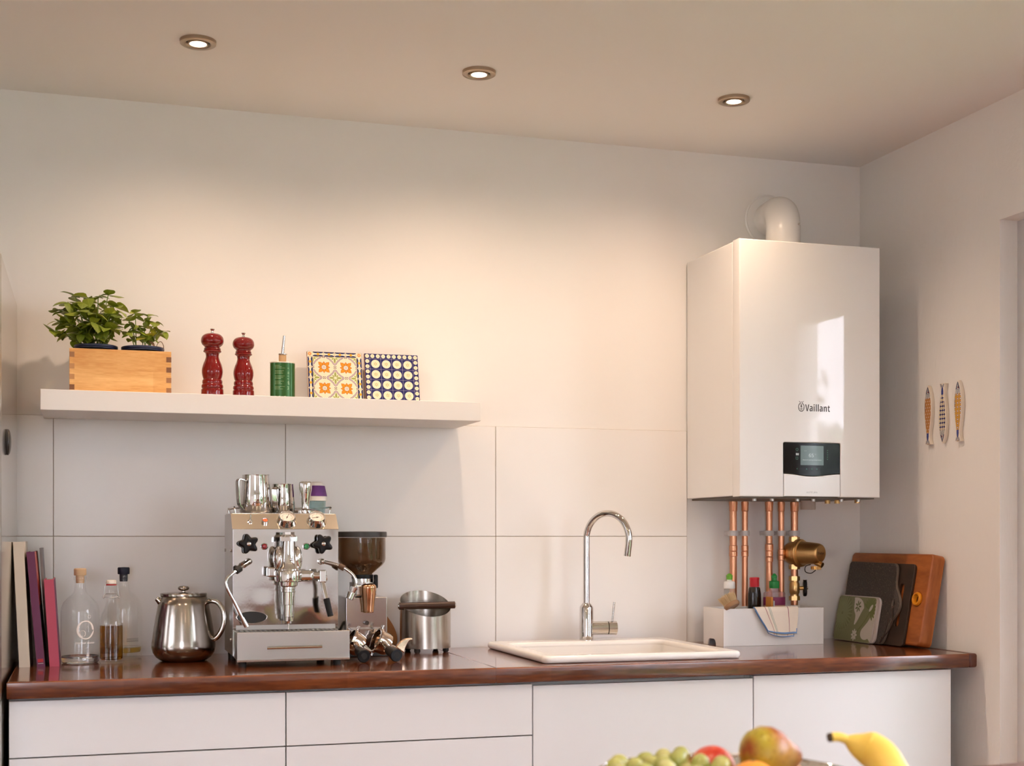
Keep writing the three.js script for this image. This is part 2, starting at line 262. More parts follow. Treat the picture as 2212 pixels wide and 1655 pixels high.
    for (const [ex, ey, ez, nodes, size] of spec) {
      const bx = ex * 0.3 + rr(-0.012, 0.012), bz = ez * 0.3 + rr(-0.01, 0.01), base = V(Math.max(-0.036, Math.min(0.036, bx)), 0.0985, Math.max(-0.03, Math.min(0.03, bz))), end = V(ex, ey, ez);
      const mid = base.clone().lerp(end, 0.5); mid.y += 0.012; mid.x -= ex * 0.12;
      const c = new THREE.QuadraticBezierCurve3(base, mid, end); stems.push(new THREE.TubeGeometry(c, 8, 0.0013, 6));
      const yaw = rr(0, 6.28);
      for (let n = 0; n < nodes + 1; n++) {
        const k = 0.3 + 0.65 * (n + 0.5) / (nodes + 1), p = c.getPoint(k);
        for (const s of [0, Math.PI]) addLeaf(p, yaw + n * 1.57 + s, rr(-0.5, 0.35), size * rr(0.65, 1));
      }
      for (let q = 0; q < 4; q++) addLeaf(end.clone().addScaledVector(up, -0.002), yaw + q * 1.57, q % 2 ? rr(0.1, 0.7) : rr(-0.35, 0.3), size * rr(0.7, 1.05));
    }
    part(t, 'stems', merge(stems), stemMat).userData.kind = 'stuff';
    return { t, addLeaf };
  }
  // end points of the stems, metres from the pot's axis
  const one = [[-0.098, 0.142, 0.01, 2, 0.031], [-0.088, 0.198, -0.01, 2, 0.029], [-0.068, 0.213, 0.02, 2, 0.032], [-0.05, 0.232, -0.01, 2, 0.034], [-0.02, 0.227, 0.02, 2, 0.036], [0.005, 0.233, 0.0, 2, 0.036], [0.03, 0.238, 0.01, 2, 0.036], [0.045, 0.215, -0.02, 2, 0.032],
    [-0.07, 0.172, 0.03, 2, 0.031], [-0.04, 0.187, 0.04, 2, 0.033], [0.0, 0.182, 0.045, 2, 0.034], [0.035, 0.187, 0.035, 2, 0.032], [-0.028, 0.152, 0.05, 1, 0.032], [0.02, 0.147, 0.05, 1, 0.03], [0.05, 0.172, 0.0, 2, 0.029], [-0.075, 0.137, -0.02, 1, 0.03], [-0.012, 0.207, -0.03, 2, 0.033], [-0.092, 0.165, 0.015, 1, 0.03], [-0.055, 0.15, 0.045, 1, 0.031], [0.045, 0.15, 0.035, 1, 0.03], [-0.005, 0.16, 0.055, 1, 0.033], [0.052, 0.198, 0.015, 1, 0.033], [-0.03, 0.212, 0.03, 1, 0.034], [-0.035, 0.132, 0.045, 1, 0.026], [0.01, 0.13, 0.05, 1, 0.026]];
  const two = [[-0.02, 0.197, 0.0, 2, 0.026], [0.012, 0.187, 0.01, 2, 0.026], [0.03, 0.172, 0.02, 1, 0.027], [-0.035, 0.172, 0.025, 2, 0.027], [-0.01, 0.157, 0.03, 1, 0.026], [0.048, 0.152, 0.0, 1, 0.026], [-0.04, 0.142, 0.03, 1, 0.025]];
  basil(0.0195, 'dense bushy basil in a dark blue pot, the fuller of the two in the planter', one);
  const p2 = basil(0.134, 'smaller sparse basil with bare stems in a dark blue pot in the planter', two);
  part(p2.t, 'dry_stem', tube([[0.03, 0.098, 0.02], [0.036, 0.117, 0.022], [0.044, 0.122, 0.024], [0.05, 0.112, 0.025], [0.05, 0.105, 0.025]], 0.0009, 20, 6), dry);
  part(p2.t, 'dry_stem', tube([[0.012, 0.098, 0.02], [0.013, 0.112, 0.02], [0.017, 0.124, 0.02]], 0.0009, 12, 6), dry);
  part(p2.t, 'dry_leaf', leaves[3], dry, [0.017, 0.122, 0.02], [0.4, 1, 0]).scale.setScalar(0.016);
  for (let i = 0; i < 5; i++) p2.addLeaf(V(rr(-0.03, 0.035), rr(0.125, 0.165), rr(0.0, 0.03)), rr(-1.5, 1.5), rr(-0.3, 0.4), 0.024, pale);
}
// ---------------------------------------------------------------- pepper mills
{
  const red = mat([0.17, 0.006, 0.006], 0.4, 0, { specularIntensity: 0.1, clearcoat: 1, clearcoatRoughness: 0.03 });
  const body = [[0, 0], [0.0275, 0], [0.0285, 0.002], [0.0285, 0.0225], [0.0265, 0.0245], [0.0262, 0.026], [0.0275, 0.028], [0.0278, 0.033], [0.0265, 0.0365], [0.0252, 0.038], [0.0258, 0.041], [0.0256, 0.046], [0.0240, 0.0495], [0.0228, 0.0505], [0.0238, 0.053], [0.0262, 0.062], [0.0270, 0.070], [0.0262, 0.079], [0.0232, 0.090], [0.0195, 0.099], [0.0170, 0.107], [0.0168, 0.112], [0.0180, 0.1175], [0.0225, 0.1210], [0.0232, 0.1225], [0.0225, 0.1245], [0.0205, 0.1262], [0, 0.1262]];
  const head = [[0, 0.1266], [0.0200, 0.1266], [0.0212, 0.1285], [0.0205, 0.131], [0.0195, 0.1322], [0.0205, 0.135], [0.0255, 0.1395], [0.0285, 0.1455], [0.0290, 0.151], [0.0278, 0.1575], [0.0245, 0.163], [0.0185, 0.1672], [0.0105, 0.1692], [0, 0.1695]];
  const knob = [[0, 0.1696], [0.0048, 0.1696], [0.005, 0.1712], [0.0032, 0.1725], [0.003, 0.176], [0.0058, 0.1788], [0.0062, 0.1805], [0.0045, 0.182], [0, 0.1822]];
  for (const [x, z, s, l] of [[0.308, 0.14, 1.0, 'glossy dark red pepper mill with a ringed base, the taller of the pair'], [0.3875, 0.14, 0.962, 'glossy dark red pepper mill with a ringed base, the shorter of the pair']]) {
    const t = thing('pepper_mill', l, 'pepper mill', [x, SY, z], 'red pepper mills on the shelf'); t.scale.set(s, s, s);
    part(t, 'body', lathe([[0, 0], ...smooth(body.slice(1, -1)), [0, 0.1262]], 72, 1.0), red); part(t, 'head', lathe(smooth(head, 90), 72, 1.0), red); part(t, 'knob', lathe(knob, 24, 0.8), M.chrome);
  }
}
// ---------------------------------------------------------------- oil can
{
  const t = thing('oil_can', 'small green olive oil tin with a cork pourer on the shelf', 'oil can', [0.489, SY, 0.14]);
  const ov = (g) => { g.scale(1, 1, 0.62); return g; };
  const label = ctex(1024, 512, (g, w, h) => {
    g.fillStyle = '#2c5a26'; g.fillRect(0, 0, w, h); g.fillStyle = '#244d20'; g.fillRect(0, 0, w, 8);
    g.fillStyle = '#c9d0a0'; let s = 5; const r = () => (s = (s * 16807) % 2147483647) / 2147483647;
    for (let i = 0; i < 20; i++) { if (i % 4 === 3) continue; const len = 70 + r() * 70; g.globalAlpha = 0.85; for (let k = 0, x = 690; k < 14 && x < 690 + len; k++) { const d = 5 + r() * 9; g.fillRect(x, 40 + i * 18, d, 4); x += d + 3; } if (r() > 0.4) g.fillRect(860 + r() * 10, 40 + i * 18, 16 + r() * 16, 4); }
    g.globalAlpha = 1; g.fillStyle = '#e8e6cc'; for (const x of [700, 756, 830]) { g.beginPath(); g.arc(x, 470, 11, 0, 7); g.fill(); } g.fillStyle = '#2c5a26'; for (const x of [700, 756, 830]) { g.beginPath(); g.arc(x + 2, 470, 4, 0, 7); g.fill(); } g.fillStyle = '#c9d0a0'; g.fillRect(720, 492, 30, 4); g.fillRect(776, 492, 34, 4);
  });
  const body = new THREE.CylinderGeometry(0.0325, 0.0325, 0.098, 64, 1, true); body.rotateY(1.31); ov(body);
  part(t, 'body', at(body, 0, 0.05, 0), mat([1, 1, 1], 0.25, 0.35, { map: label }));
  part(t, 'rim', ov(merge([at(new THREE.TorusGeometry(0.0325, 0.0013, 10, 64).rotateX(Math.PI / 2), 0, 0.1, 0), at(cyl(0.0325, 0.001, 64), 0, 0.0985, 0)])), mat([0.75, 0.72, 0.64], 0.3, 0.6));
  part(t, 'base', ov(at(cyl(0.0325, 0.0015, 64), 0, 0.00075, 0)), M.satin);
  part(t, 'cork', lathe([[0, 0.099], [0.0085, 0.099], [0.0098, 0.108], [0.0098, 0.119], [0.0092, 0.121], [0, 0.121]], 28), mat([0.58, 0.36, 0.19], 0.85));
  part(t, 'collar', at(cyl(0.0115, 0.002, 28), 0, 0.1222, 0), M.steel);
  part(t, 'spout', rod([0, 0.123, 0], [0.004, 0.171, 0.004], 0.0042, 18, 0.0034), M.steel);
}
// ---------------------------------------------------------------- decorative ceramic tiles leaning on the wall
{
  const one = ctex(1024, 1024, (g, S) => {
    const q = S / 10; g.fillStyle = '#efe0c8'; g.fillRect(0, 0, S, S);
    const flower = (x, y, r, n, c) => { g.fillStyle = c; g.beginPath(); for (let i = 0; i <= n * 8; i++) { const a = i / (n * 8) * 6.2832, k = r * (0.78 + 0.22 * Math.cos(a * n)); g.lineTo(x + k * Math.cos(a), y + k * Math.sin(a)); } g.fill(); };
    // border
    const B = q;
    for (let s = 0; s < 4; s++) {
      g.save(); g.translate(S / 2, S / 2); g.rotate(s * Math.PI / 2); g.translate(-S / 2, -S / 2);
      for (let i = 0; i < 4; i++) {
        const x = B + (i + 0.5) * 2 * q;
        g.fillStyle = '#28305f'; g.beginPath(); g.roundRect(x - q * 0.95, B * 0.08, q * 1.9, B * 0.2, 6); g.fill(); g.beginPath(); g.roundRect(x - q * 0.75, B * 0.1, q * 1.5, B * 0.27, 18); g.fill();
        g.beginPath(); g.roundRect(x - q * 0.95, B * 0.76, q * 1.9, B * 0.2, 6); g.fill(); g.beginPath(); g.roundRect(x - q * 0.75, B * 0.66, q * 1.5, B * 0.27, 18); g.fill();
        flower(x, B * 0.52, q * 0.31, 6, '#e2ab2c'); flower(x, B * 0.52, q * 0.1, 6, '#c98a1a');
        g.strokeStyle = '#a79a6a'; g.lineWidth = 5; g.beginPath(); g.moveTo(x + q, B * 0.32); g.lineTo(x + q * 1.18, B * 0.52); g.lineTo(x + q, B * 0.72); g.lineTo(x + q * 0.82, B * 0.52); g.closePath(); g.stroke();
      }
      g.fillStyle = '#efe0c8'; g.fillRect(0, 0, B, B); flower(B / 2, B / 2, q * 0.4, 8, '#d98a3e'); flower(B / 2, B / 2, q * 0.13, 6, '#f3e6d4'); g.strokeStyle = '#28305f'; g.lineWidth = 10; g.beginPath(); g.moveTo(2, B * 0.9); g.lineTo(2, 2); g.lineTo(B * 0.9, 2); g.stroke();
      g.restore();
    }
    g.save(); g.beginPath(); g.rect(B, B, S - 2 * B, S - 2 * B); g.clip(); g.fillStyle = '#f0dfc6'; g.fillRect(B, B, S - 2 * B, S - 2 * B);
    const quatre = (x, y) => {
      const out = (r) => { g.beginPath(); for (let i = 0; i <= 96; i++) { const a = i / 96 * 6.2832, k = r * (0.84 + 0.16 * Math.cos(4 * a) + 0.05 * Math.cos(8 * a)); g.lineTo(x + k * Math.cos(a), y + k * Math.sin(a)); } g.closePath(); };
      out(q * 1.5); g.fillStyle = '#c9b5bd'; g.fill(); g.strokeStyle = '#4b4466'; g.lineWidth = 6; g.stroke(); out(q * 1.22); g.fillStyle = '#f0e2c6'; g.fill(); g.stroke();
      g.fillStyle = '#9aa35c'; for (let i = 0; i < 4; i++) { const a = i * Math.PI / 2; g.beginPath(); g.ellipse(x + 0.62 * q * Math.cos(a), y + 0.62 * q * Math.sin(a), q * 0.4, q * 0.2, a, 0, 7); g.fill(); const b = a + Math.PI / 4; g.beginPath(); g.ellipse(x + 0.5 * q * Math.cos(b), y + 0.5 * q * Math.sin(b), q * 0.26, q * 0.12, b, 0, 7); g.fill(); g.beginPath(); g.arc(x + 0.95 * q * Math.cos(a), y + 0.95 * q * Math.sin(a), q * 0.16, 0, 7); g.fill(); }
    };
    for (const [i, j] of [[5, 5], [1, 5], [9, 5], [5, 1], [5, 9], [1, 1], [9, 1], [1, 9], [9, 9]]) quatre(i * q, j * q);
    for (const i of [3, 7]) for (const j of [3, 7]) {
      const x = i * q, y = j * q; g.fillStyle = '#e0902e'; g.strokeStyle = '#a1551c'; g.lineWidth = 5;
      for (let k = 0; k < 8; k++) { const a = k * Math.PI / 4, r = k % 2 ? 1.38 : 1.08; g.beginPath(); g.moveTo(x + 0.3 * q * Math.cos(a - 1.2), y + 0.3 * q * Math.sin(a - 1.2)); g.lineTo(x + r * 0.75 * q * Math.cos(a - 0.3), y + r * 0.75 * q * Math.sin(a - 0.3)); g.lineTo(x + r * q * Math.cos(a), y + r * q * Math.sin(a)); g.lineTo(x + r * 0.75 * q * Math.cos(a + 0.3), y + r * 0.75 * q * Math.sin(a + 0.3)); g.lineTo(x + 0.3 * q * Math.cos(a + 1.2), y + 0.3 * q * Math.sin(a + 1.2)); g.closePath(); g.fill(); g.stroke(); }
      g.fillStyle = '#f4e8da'; g.beginPath(); g.arc(x, y, q * 0.44, 0, 7); g.fill(); g.strokeStyle = '#5a3a3a'; g.stroke(); flower(x, y, q * 0.33, 8, '#9c7f86'); flower(x, y, q * 0.22, 8, '#f4e8da'); g.fillStyle = '#5a3a3a'; g.beginPath(); g.arc(x, y, q * 0.06, 0, 7); g.fill();
    }
    g.fillStyle = '#2a2340'; for (const [i, j] of [[3, 5], [5, 3], [7, 5], [5, 7], [3, 1], [7, 1], [1, 3], [1, 7], [9, 3], [9, 7], [3, 9], [7, 9]]) for (const a of [-1, 1]) for (const b of [-1, 1]) { g.beginPath(); g.ellipse(i * q + a * q * 0.14, j * q + b * q * 0.14, q * 0.11, q * 0.075, a * b * 0.78, 0, 7); g.fill(); }
    g.strokeStyle = 'rgba(160,140,120,0.35)'; g.lineWidth = 3; for (const k of [3, 5, 7]) { g.beginPath(); g.moveTo(k * q, B); g.lineTo(k * q, S); g.moveTo(B, k * q); g.lineTo(S, k * q); g.stroke(); }
    g.restore(); g.strokeStyle = '#b9a98f'; g.lineWidth = 5; g.strokeRect(B, B, S - 2 * B, S - 2 * B);
  });
  const two = ctex(1024, 1024, (g, S) => {
    g.fillStyle = '#262a63'; g.fillRect(0, 0, S, S); const q = S / 10;
    const disc = (x, y, r, big) => { g.fillStyle = '#f0e2c6'; g.beginPath(); g.arc(x, y, r, 0, 7); g.fill(); g.fillStyle = big ? '#a8923e' : '#b0a076'; for (let i = 0; i < 6; i++) { const a = i / 6 * 6.2832 + 0.5; g.beginPath(); g.ellipse(x + r * 0.28 * Math.cos(a), y + r * 0.28 * Math.sin(a), r * 0.17, r * 0.06, a, 0, 7); g.fill(); } };
    for (let i = 0; i < 4; i++) for (let j = 0; j < 4; j++) disc(q * (2 + 2 * i), q * (2 + 2 * j), q * 0.8, true);
    for (let i = 0; i < 10; i++) { const c = q * (i + 0.5); disc(c, q * 0.5, q * 0.37); disc(c, S - q * 0.5, q * 0.37); disc(q * 0.5, c, q * 0.37); disc(S - q * 0.5, c, q * 0.37); }
    g.strokeStyle = 'rgba(190,180,190,0.75)'; g.lineWidth = 6; for (let k = 1; k < 10; k += 2) { g.beginPath(); g.moveTo(k * q, 0); g.lineTo(k * q, S); g.moveTo(0, k * q); g.lineTo(S, k * q); g.stroke(); }
  });
  const clay = mat([0.42, 0.22, 0.12], 0.8), S = 0.151;
  for (const [x, tx, l] of [[0.645, one, 'ceramic tile with orange flowers and a blue and yellow border, leaning on the wall'], [0.8035, two, 'dark blue ceramic tile with rows of cream discs, leaning on the wall']]) {
    const t = thing('decorative_tile', l, 'ceramic tile', [x, SY + 0.0002, 0.058]); t.rotation.set(-0.24, 0, 0);
    part(t, 'body', at(rbox(S, S, 0.008, 0.001), 0, S / 2, 0.004), clay);
    const f = new THREE.PlaneGeometry(S - 0.001, S - 0.001); part(t, 'glaze', at(mapUV(extrude(rrect(-S / 2 + 0.0004, S / 2 - 0.0004, 0.0004, S - 0.0004, 0.0015), 0.0014, 0.0004), -S / 2, 0, S, S), 0, 0, 0.0078), mat([1, 1, 1], 0.16, 0, { map: tx }));
  }
}
const CY = 0.91;
// ---------------------------------------------------------------- books
{
  const paper = mat([0.72, 0.66, 0.55], 0.9);
  function book(label, cover, x, zFront, w, h, d, lean, side, extra) {
    const t = thing('book', label, 'book', [x, CY, zFront], 'books between fridge and bottles');   // x: right foot of the spine
    t.rotation.z = lean; const c = 0.0022;
    part(t, 'cover', merge([slab(-w, 0, 0, h, -0.0025, 0), slab(-w, -w + c, 0, h, -d, -0.0025), slab(-c, 0, 0, h, -d, -0.0025)]), cover);
    part(t, 'pages', slab(-w + c, -c, 0.003, h - 0.003, -d + 0.003, -0.0025), paper);
    if (side) part(t, 'cover_picture', slab(0.0001, 0.0006, 0.001, h - 0.001, -d + 0.001, -0.003), side);
    if (extra) extra(t, w, h); return t;
  }
  const cloth = (c) => mat(c, 0.75);
  book('tall cream book leaning against the fridge', cloth([0.62, 0.55, 0.45]), -0.1335, 0.262, 0.0245, 0.303, 0.21, 0.047, null);
  const art = ctex(256, 256, (g, w, h) => { g.fillStyle = '#141012'; g.fillRect(0, 0, w, h); g.fillStyle = '#a83a30'; g.fillRect(0, 0, w, 120); g.fillStyle = '#d0765c'; g.fillRect(140, 20, 70, 60); g.fillStyle = '#c26a4a'; g.beginPath(); g.ellipse(230, 215, 34, 50, 0.2, 0, 7); g.fill(); });
  const am = mat([1, 1, 1], 0.35, 0, { map: art });
  book('purple book with a dark red picture cover and a small red label on the spine', mat([0.13, 0.022, 0.075], 0.5), -0.099, 0.262, 0.0185, 0.280, 0.19, 0.087, am, (t, w) => {
    part(t, 'spine_label', slab(-w + 0.003, -0.003, 0.012, 0.020, 0, 0.0003), mat([0.45, 0.02, 0.03], 0.5));
    part(t, 'spine_lettering', slab(-w + 0.003, -0.003, 0.0085, 0.0095, 0, 0.0003), mat([0.7, 0.6, 0.6], 0.5));
  });
  book('thin grey book standing behind the pink book', mat([0.22, 0.21, 0.205], 0.6), -0.092, 0.15, 0.006, 0.287, 0.13, 0.062, null);
  book('short pink cloth book next to the clear bottle', cloth([0.46, 0.075, 0.12]), -0.066, 0.262, 0.0225, 0.212, 0.16, 0.064, mat([0.16, 0.05, 0.11], 0.7));
}
// ---------------------------------------------------------------- bottles
const bottleGlass = mat([0.985, 0.99, 0.985], 0.0, 0, { transmission: 1, thickness: 0, ior: 1.52 });
{
  const outer = [[0, 0.0], [0.042, 0.0], [0.0455, 0.003], [0.0465, 0.010], [0.0465, 0.125], [0.0450, 0.138], [0.0400, 0.151], [0.0310, 0.162], [0.0200, 0.171], [0.0150, 0.178], [0.0132, 0.188], [0.0128, 0.206], [0.0150, 0.2065], [0.0155, 0.208], [0.0155, 0.214], [0.0145, 0.2155]];
  const inner = [[0.0105, 0.2155], [0.0102, 0.188], [0.0125, 0.177], [0.018, 0.168], [0.029, 0.159], [0.0375, 0.149], [0.0425, 0.137], [0.0438, 0.125], [0.0438, 0.022], [0.041, 0.016], [0, 0.0145]];
  const heel = [[0, 0.0008], [0.041, 0.0008], [0.0445, 0.004], [0.0455, 0.012], [0.0445, 0.018], [0.038, 0.0135], [0, 0.0125]];
  const stop = [[0, 0.199], [0.0095, 0.199], [0.0101, 0.203], [0.0104, 0.2175], [0.0142, 0.2178], [0.0150, 0.2195], [0.0150, 0.2335], [0.0136, 0.2355], [0, 0.236]];
  const b1 = thing('glass_bottle', 'clear glass bottle with a pale wooden stopper and white printed emblem', 'bottle', [-0.0185, CY, 0.18]);
  part(b1, 'bottle', lathe(outer, 64, 0.7), bottleGlass); part(b1, 'glass_base', lathe(heel, 56, 0.7), M.glass);
  part(b1, 'stopper', lathe(stop, 32), mat([0.62, 0.42, 0.24], 0.7));
  const pr = ctex(512, 1024, (g, w, h) => {
    g.clearRect(0, 0, w, h); g.strokeStyle = '#f6ece2'; g.fillStyle = '#f6ece2';
    const ring = (x, y, rx, ry, l1, l2) => { g.beginPath(); g.ellipse(x, y, rx, ry, 0, 0, 7); g.ellipse(x + (l1 - l2) * 0.0, y, rx - l1, ry - l2, 0, 0, 7, true); g.fill('evenodd'); };
    ring(270, 380, 170, 185, 42, 20); ring(215, 450, 58, 62, 14, 8); ring(305, 330, 20, 20, 5, 4); ring(340, 120, 34, 34, 7, 6); ring(285, 85, 17, 17, 4, 4);
    g.font = 'bold 54px sans-serif'; g.textAlign = 'center'; g.fillText('Original Water', 265, 655);
    for (let i = 0; i < 4; i++) { g.globalAlpha = 0.7; g.fillRect(60, 730 + i * 26, 330 - i * 12, 4); } g.globalAlpha = 1;
    g.beginPath(); g.arc(310, 880, 28, 0, 7); g.arc(310, 880, 19, 0, 7, true); g.fill('evenodd'); g.fillRect(292, 872, 36, 18); g.fillRect(215, 930, 190, 12); });
  const pg = new THREE.CylinderGeometry(0.0467, 0.0467, 0.128, 32, 1, true, -0.46, 1.42);
  part(b1, 'print', at(pg, 0, 0.068, 0), mat([1, 1, 1], 0.5, 0, { map: pr, transparent: true, side: THREE.DoubleSide }));
  const b3 = thing('glass_bottle', 'clear glass bottle with a dark blue stopper behind the swing-top bottle', 'bottle', [0.088, CY, 0.085]);
  part(b3, 'bottle', lathe(outer, 64, 0.7), bottleGlass); part(b3, 'stopper', lathe(stop, 32), mat([0.008, 0.011, 0.03], 0.5));
  part(b3, 'liquid', lathe([[0, 0.0155], [0.0405, 0.017], [0.0432, 0.0225], [0.0434, 0.03], [0, 0.03]], 48), mat([1, 1, 1], 0, 0, { transmission: 1, thickness: 0.05, ior: 1.33, attenuationColor: rgb(0.75, 0.6, 0.2), attenuationDistance: 0.06 }));
  const pr3 = ctex(256, 128, (g, w, h) => { g.clearRect(0, 0, w, h); g.fillStyle = '#555'; for (let i = 0; i < 4; i++) g.fillRect(10, 16 + i * 30, 236, 7); });
  part(b3, 'print', at(new THREE.CylinderGeometry(0.0467, 0.0467, 0.011, 20, 1, true, 0.1, 0.8), 0, 0.05, 0), mat([1, 1, 1], 0.6, 0, { map: pr3, transparent: true, side: THREE.DoubleSide }));
  // swing-top bottle with oil
  const b2 = thing('swing_top_bottle', 'small swing-top bottle half full of dark golden oil', 'bottle', [0.0555, CY, 0.205]);
  const o2 = [[0, 0], [0.027, 0], [0.0298, 0.003], [0.0302, 0.008], [0.0302, 0.094], [0.0285, 0.106], [0.0235, 0.121], [0.0175, 0.136], [0.0138, 0.148], [0.0122, 0.158], [0.0118, 0.186], [0.0128, 0.188], [0.0128, 0.1915], [0.0118, 0.193]];
  const i2 = [[0.0088, 0.193], [0.0092, 0.158], [0.0112, 0.147], [0.0152, 0.134], [0.0212, 0.119], [0.026, 0.105], [0.0277, 0.094], [0.0277, 0.012], [0.025, 0.008], [0, 0.007]];
  part(b2, 'bottle', lathe(o2, 56, 0.7), bottleGlass);
  part(b2, 'oil', lathe([[0, 0.0078], [0.0245, 0.0088], [0.0272, 0.0125], [0.0272, 0.0925], [0.0274, 0.0935], [0, 0.0932]], 48), mat([1, 1, 1], 0, 0, { transmission: 1, thickness: 0.05, ior: 1.2, attenuationColor: rgb(0.50, 0.27, 0.03), attenuationDistance: 0.03 }));
  part(b2, 'stopper', lathe([[0, 0.196], [0.0098, 0.196], [0.0125, 0.1975], [0.0125, 0.2035], [0.011, 0.2065], [0.006, 0.2072], [0, 0.2072]], 28), mat([0.78, 0.7, 0.6], 0.25));
  part(b2, 'gasket', lathe([[0, 0.1932], [0.0125, 0.1932], [0.0132, 0.1945], [0.0125, 0.1959], [0, 0.1959]], 28), mat([0.45, 0.03, 0.03], 0.5));
  const wires = [];
  for (const s of [-1, 1]) wires.push(tube([[s * 0.0128, 0.2015, 0.002], [s * 0.0155, 0.192, 0.004], [s * 0.0165, 0.177, 0.006], [s * 0.0195, 0.166, 0.008], [s * 0.0185, 0.162, 0.011], [s * 0.0135, 0.166, 0.012]], 0.00085, 28, 8), tube([[s * 0.0195, 0.1645, 0.008], [s * 0.0155, 0.168, 0.004], [s * 0.0132, 0.172, 0]], 0.00085, 12, 8));
  wires.push(tube([[-0.0165, 0.165, 0.012], [0, 0.163, 0.0165], [0.0165, 0.165, 0.012]], 0.00085, 16, 8), new THREE.TorusGeometry(0.0127, 0.0008, 8, 36).rotateX(Math.PI / 2).translate(0, 0.1725, 0));
  part(b2, 'wire_bail', merge(wires), M.brushed);
}
// ---------------------------------------------------------------- kettle
{
  const t = thing('teapot', 'squat stainless steel teapot with a round lid knob and curved handle', 'teapot', [0.232, CY, 0.19]);
  const shine = mat([0.40, 0.36, 0.32], 0.18, 1);
  part(t, 'body', lathe([[0, 0], [0.050, 0], [0.058, 0.002], [0.069, 0.010], [0.0765, 0.022], [0.0795, 0.034], [0.0795, 0.042], [0.0775, 0.055], [0.0735, 0.085], [0.0685, 0.115], [0.0632, 0.142], [0.0585, 0.162], [0.0565, 0.163], [0.0565, 0.158], [0, 0.158]], 112, 0.9), shine);
  const lid = part(t, 'lid', lathe([[0, 0.1635], [0.0565, 0.1635], [0.0580, 0.1650], [0.0580, 0.1695], [0.0565, 0.1715], [0.030, 0.1735], [0, 0.174]], 56), shine);
  part(lid, 'knob', lathe([[0, 0.174], [0.0045, 0.174], [0.0042, 0.177], [0.010, 0.1785], [0.0142, 0.182], [0.0140, 0.186], [0.010, 0.189], [0, 0.190]], 32, 1), shine);
  const hp = [[0.0610, 0.150, 0.012], [0.070, 0.1515, 0.02], [0.084, 0.146, 0.028], [0.0955, 0.128, 0.034], [0.0985, 0.104, 0.036], [0.093, 0.080, 0.034], [0.083, 0.062, 0.030], [0.0735, 0.055, 0.026], [0.0725, 0.054, 0.02]];
  part(t, 'handle', tube(hp, 0.0066, 60, 16), M.chrome);
  const sp = []; for (let i = 0; i <= 10; i++) { const a = i / 10; sp.push([-0.052 - 0.02 * a, 0.142 + 0.012 * a, 0.006]); }
  part(t, 'spout', rod([-0.055, 0.148, 0.004], [-0.067, 0.159, 0.006], 0.010, 20, 0.006), shine);
}
// ---------------------------------------------------------------- knock box
{
  const t = thing('knock_box', 'round brushed steel knock box with a dark wooden bar across it', 'knock box', [0.882, CY, 0.11]);
  const R = 0.0695, n = 72, top = (a) => 0.099 + 0.033 * (1 - Math.cos(a - 0.07));   // a: angle from +z
  const pos = [], idx = [], uv = [];
  const ringRow = (r, y, k) => { for (let i = 0; i <= n; i++) { const a = i / n * 2 * Math.PI; pos.push(r * Math.sin(a), typeof y === 'function' ? y(a) : y, r * Math.cos(a)); uv.push(i / n * 4, k); } };
  ringRow(R, 0.012, 0); ringRow(R, top, 1); ringRow(R - 0.0013, (a) => top(a) + 0.0, 1.02); ringRow(R - 0.0015, 0.0135, 2);
  for (let k = 0; k < 3; k++) for (let i = 0; i < n; i++) { const a = k * (n + 1) + i, b = a + n + 1; idx.push(a, a + 1, b, a + 1, b + 1, b); }
  const g = new THREE.BufferGeometry(); g.setAttribute('position', new THREE.Float32BufferAttribute(pos, 3)); g.setAttribute('uv', new THREE.Float32BufferAttribute(uv, 2)); g.setIndex(idx);
  const gg = creased(g, 0.6);
  part(t, 'body', merge([gg, at(cyl(R, 0.0015, 64), 0, 0.01275, 0)]), mat([0.48, 0.43, 0.38], 0.26, 1));
  const bar = part(t, 'bar', rod([-0.076, 0.126, 0.012], [0.076, 0.128, 0.028], 0.0098, 24), mat([0.05, 0.02, 0.011], 0.35));
  for (const [a, b] of [[[-0.0765, 0.126, 0.012], [-0.079, 0.126, 0.0117]], [[0.0765, 0.128, 0.028], [0.079, 0.128, 0.0283]]]) part(bar, 'end_screw', rod(a, b, 0.0075, 20, 0.006), M.steel);
  for (const [x, z] of [[-0.034, 0.048], [0.05, 0.03], [-0.04, -0.04], [0.04, -0.045]]) part(t, 'foot', at(lathe([[0, 0], [0.006, 0], [0.0085, 0.004], [0.0085, 0.012], [0, 0.012]], 20), x, 0, z), M.rubber);
}
// ---------------------------------------------------------------- wooden paddle behind the grinder
{
  const t = thing('wooden_paddle', 'orange brown wooden paddle leaning behind the coffee grinder', 'paddle', [0.80, CY + 0.001, 0.030]);
  t.rotation.set(-0.08, 0, 0.30);
  const s = new THREE.Shape(); s.moveTo(-0.012, 0); s.bezierCurveTo(-0.034, 0.012, -0.034, 0.05, -0.022, 0.085); s.lineTo(-0.010, 0.125); s.lineTo(-0.0095, 0.195); s.quadraticCurveTo(0, 0.202, 0.0095, 0.195); s.lineTo(0.010, 0.125); s.lineTo(0.022, 0.085); s.bezierCurveTo(0.034, 0.05, 0.034, 0.012, 0.012, 0); s.closePath();
  part(t, 'blade', extrude(s, 0.012, 0.003), mat([0.44, 0.17, 0.045], 0.45));
}
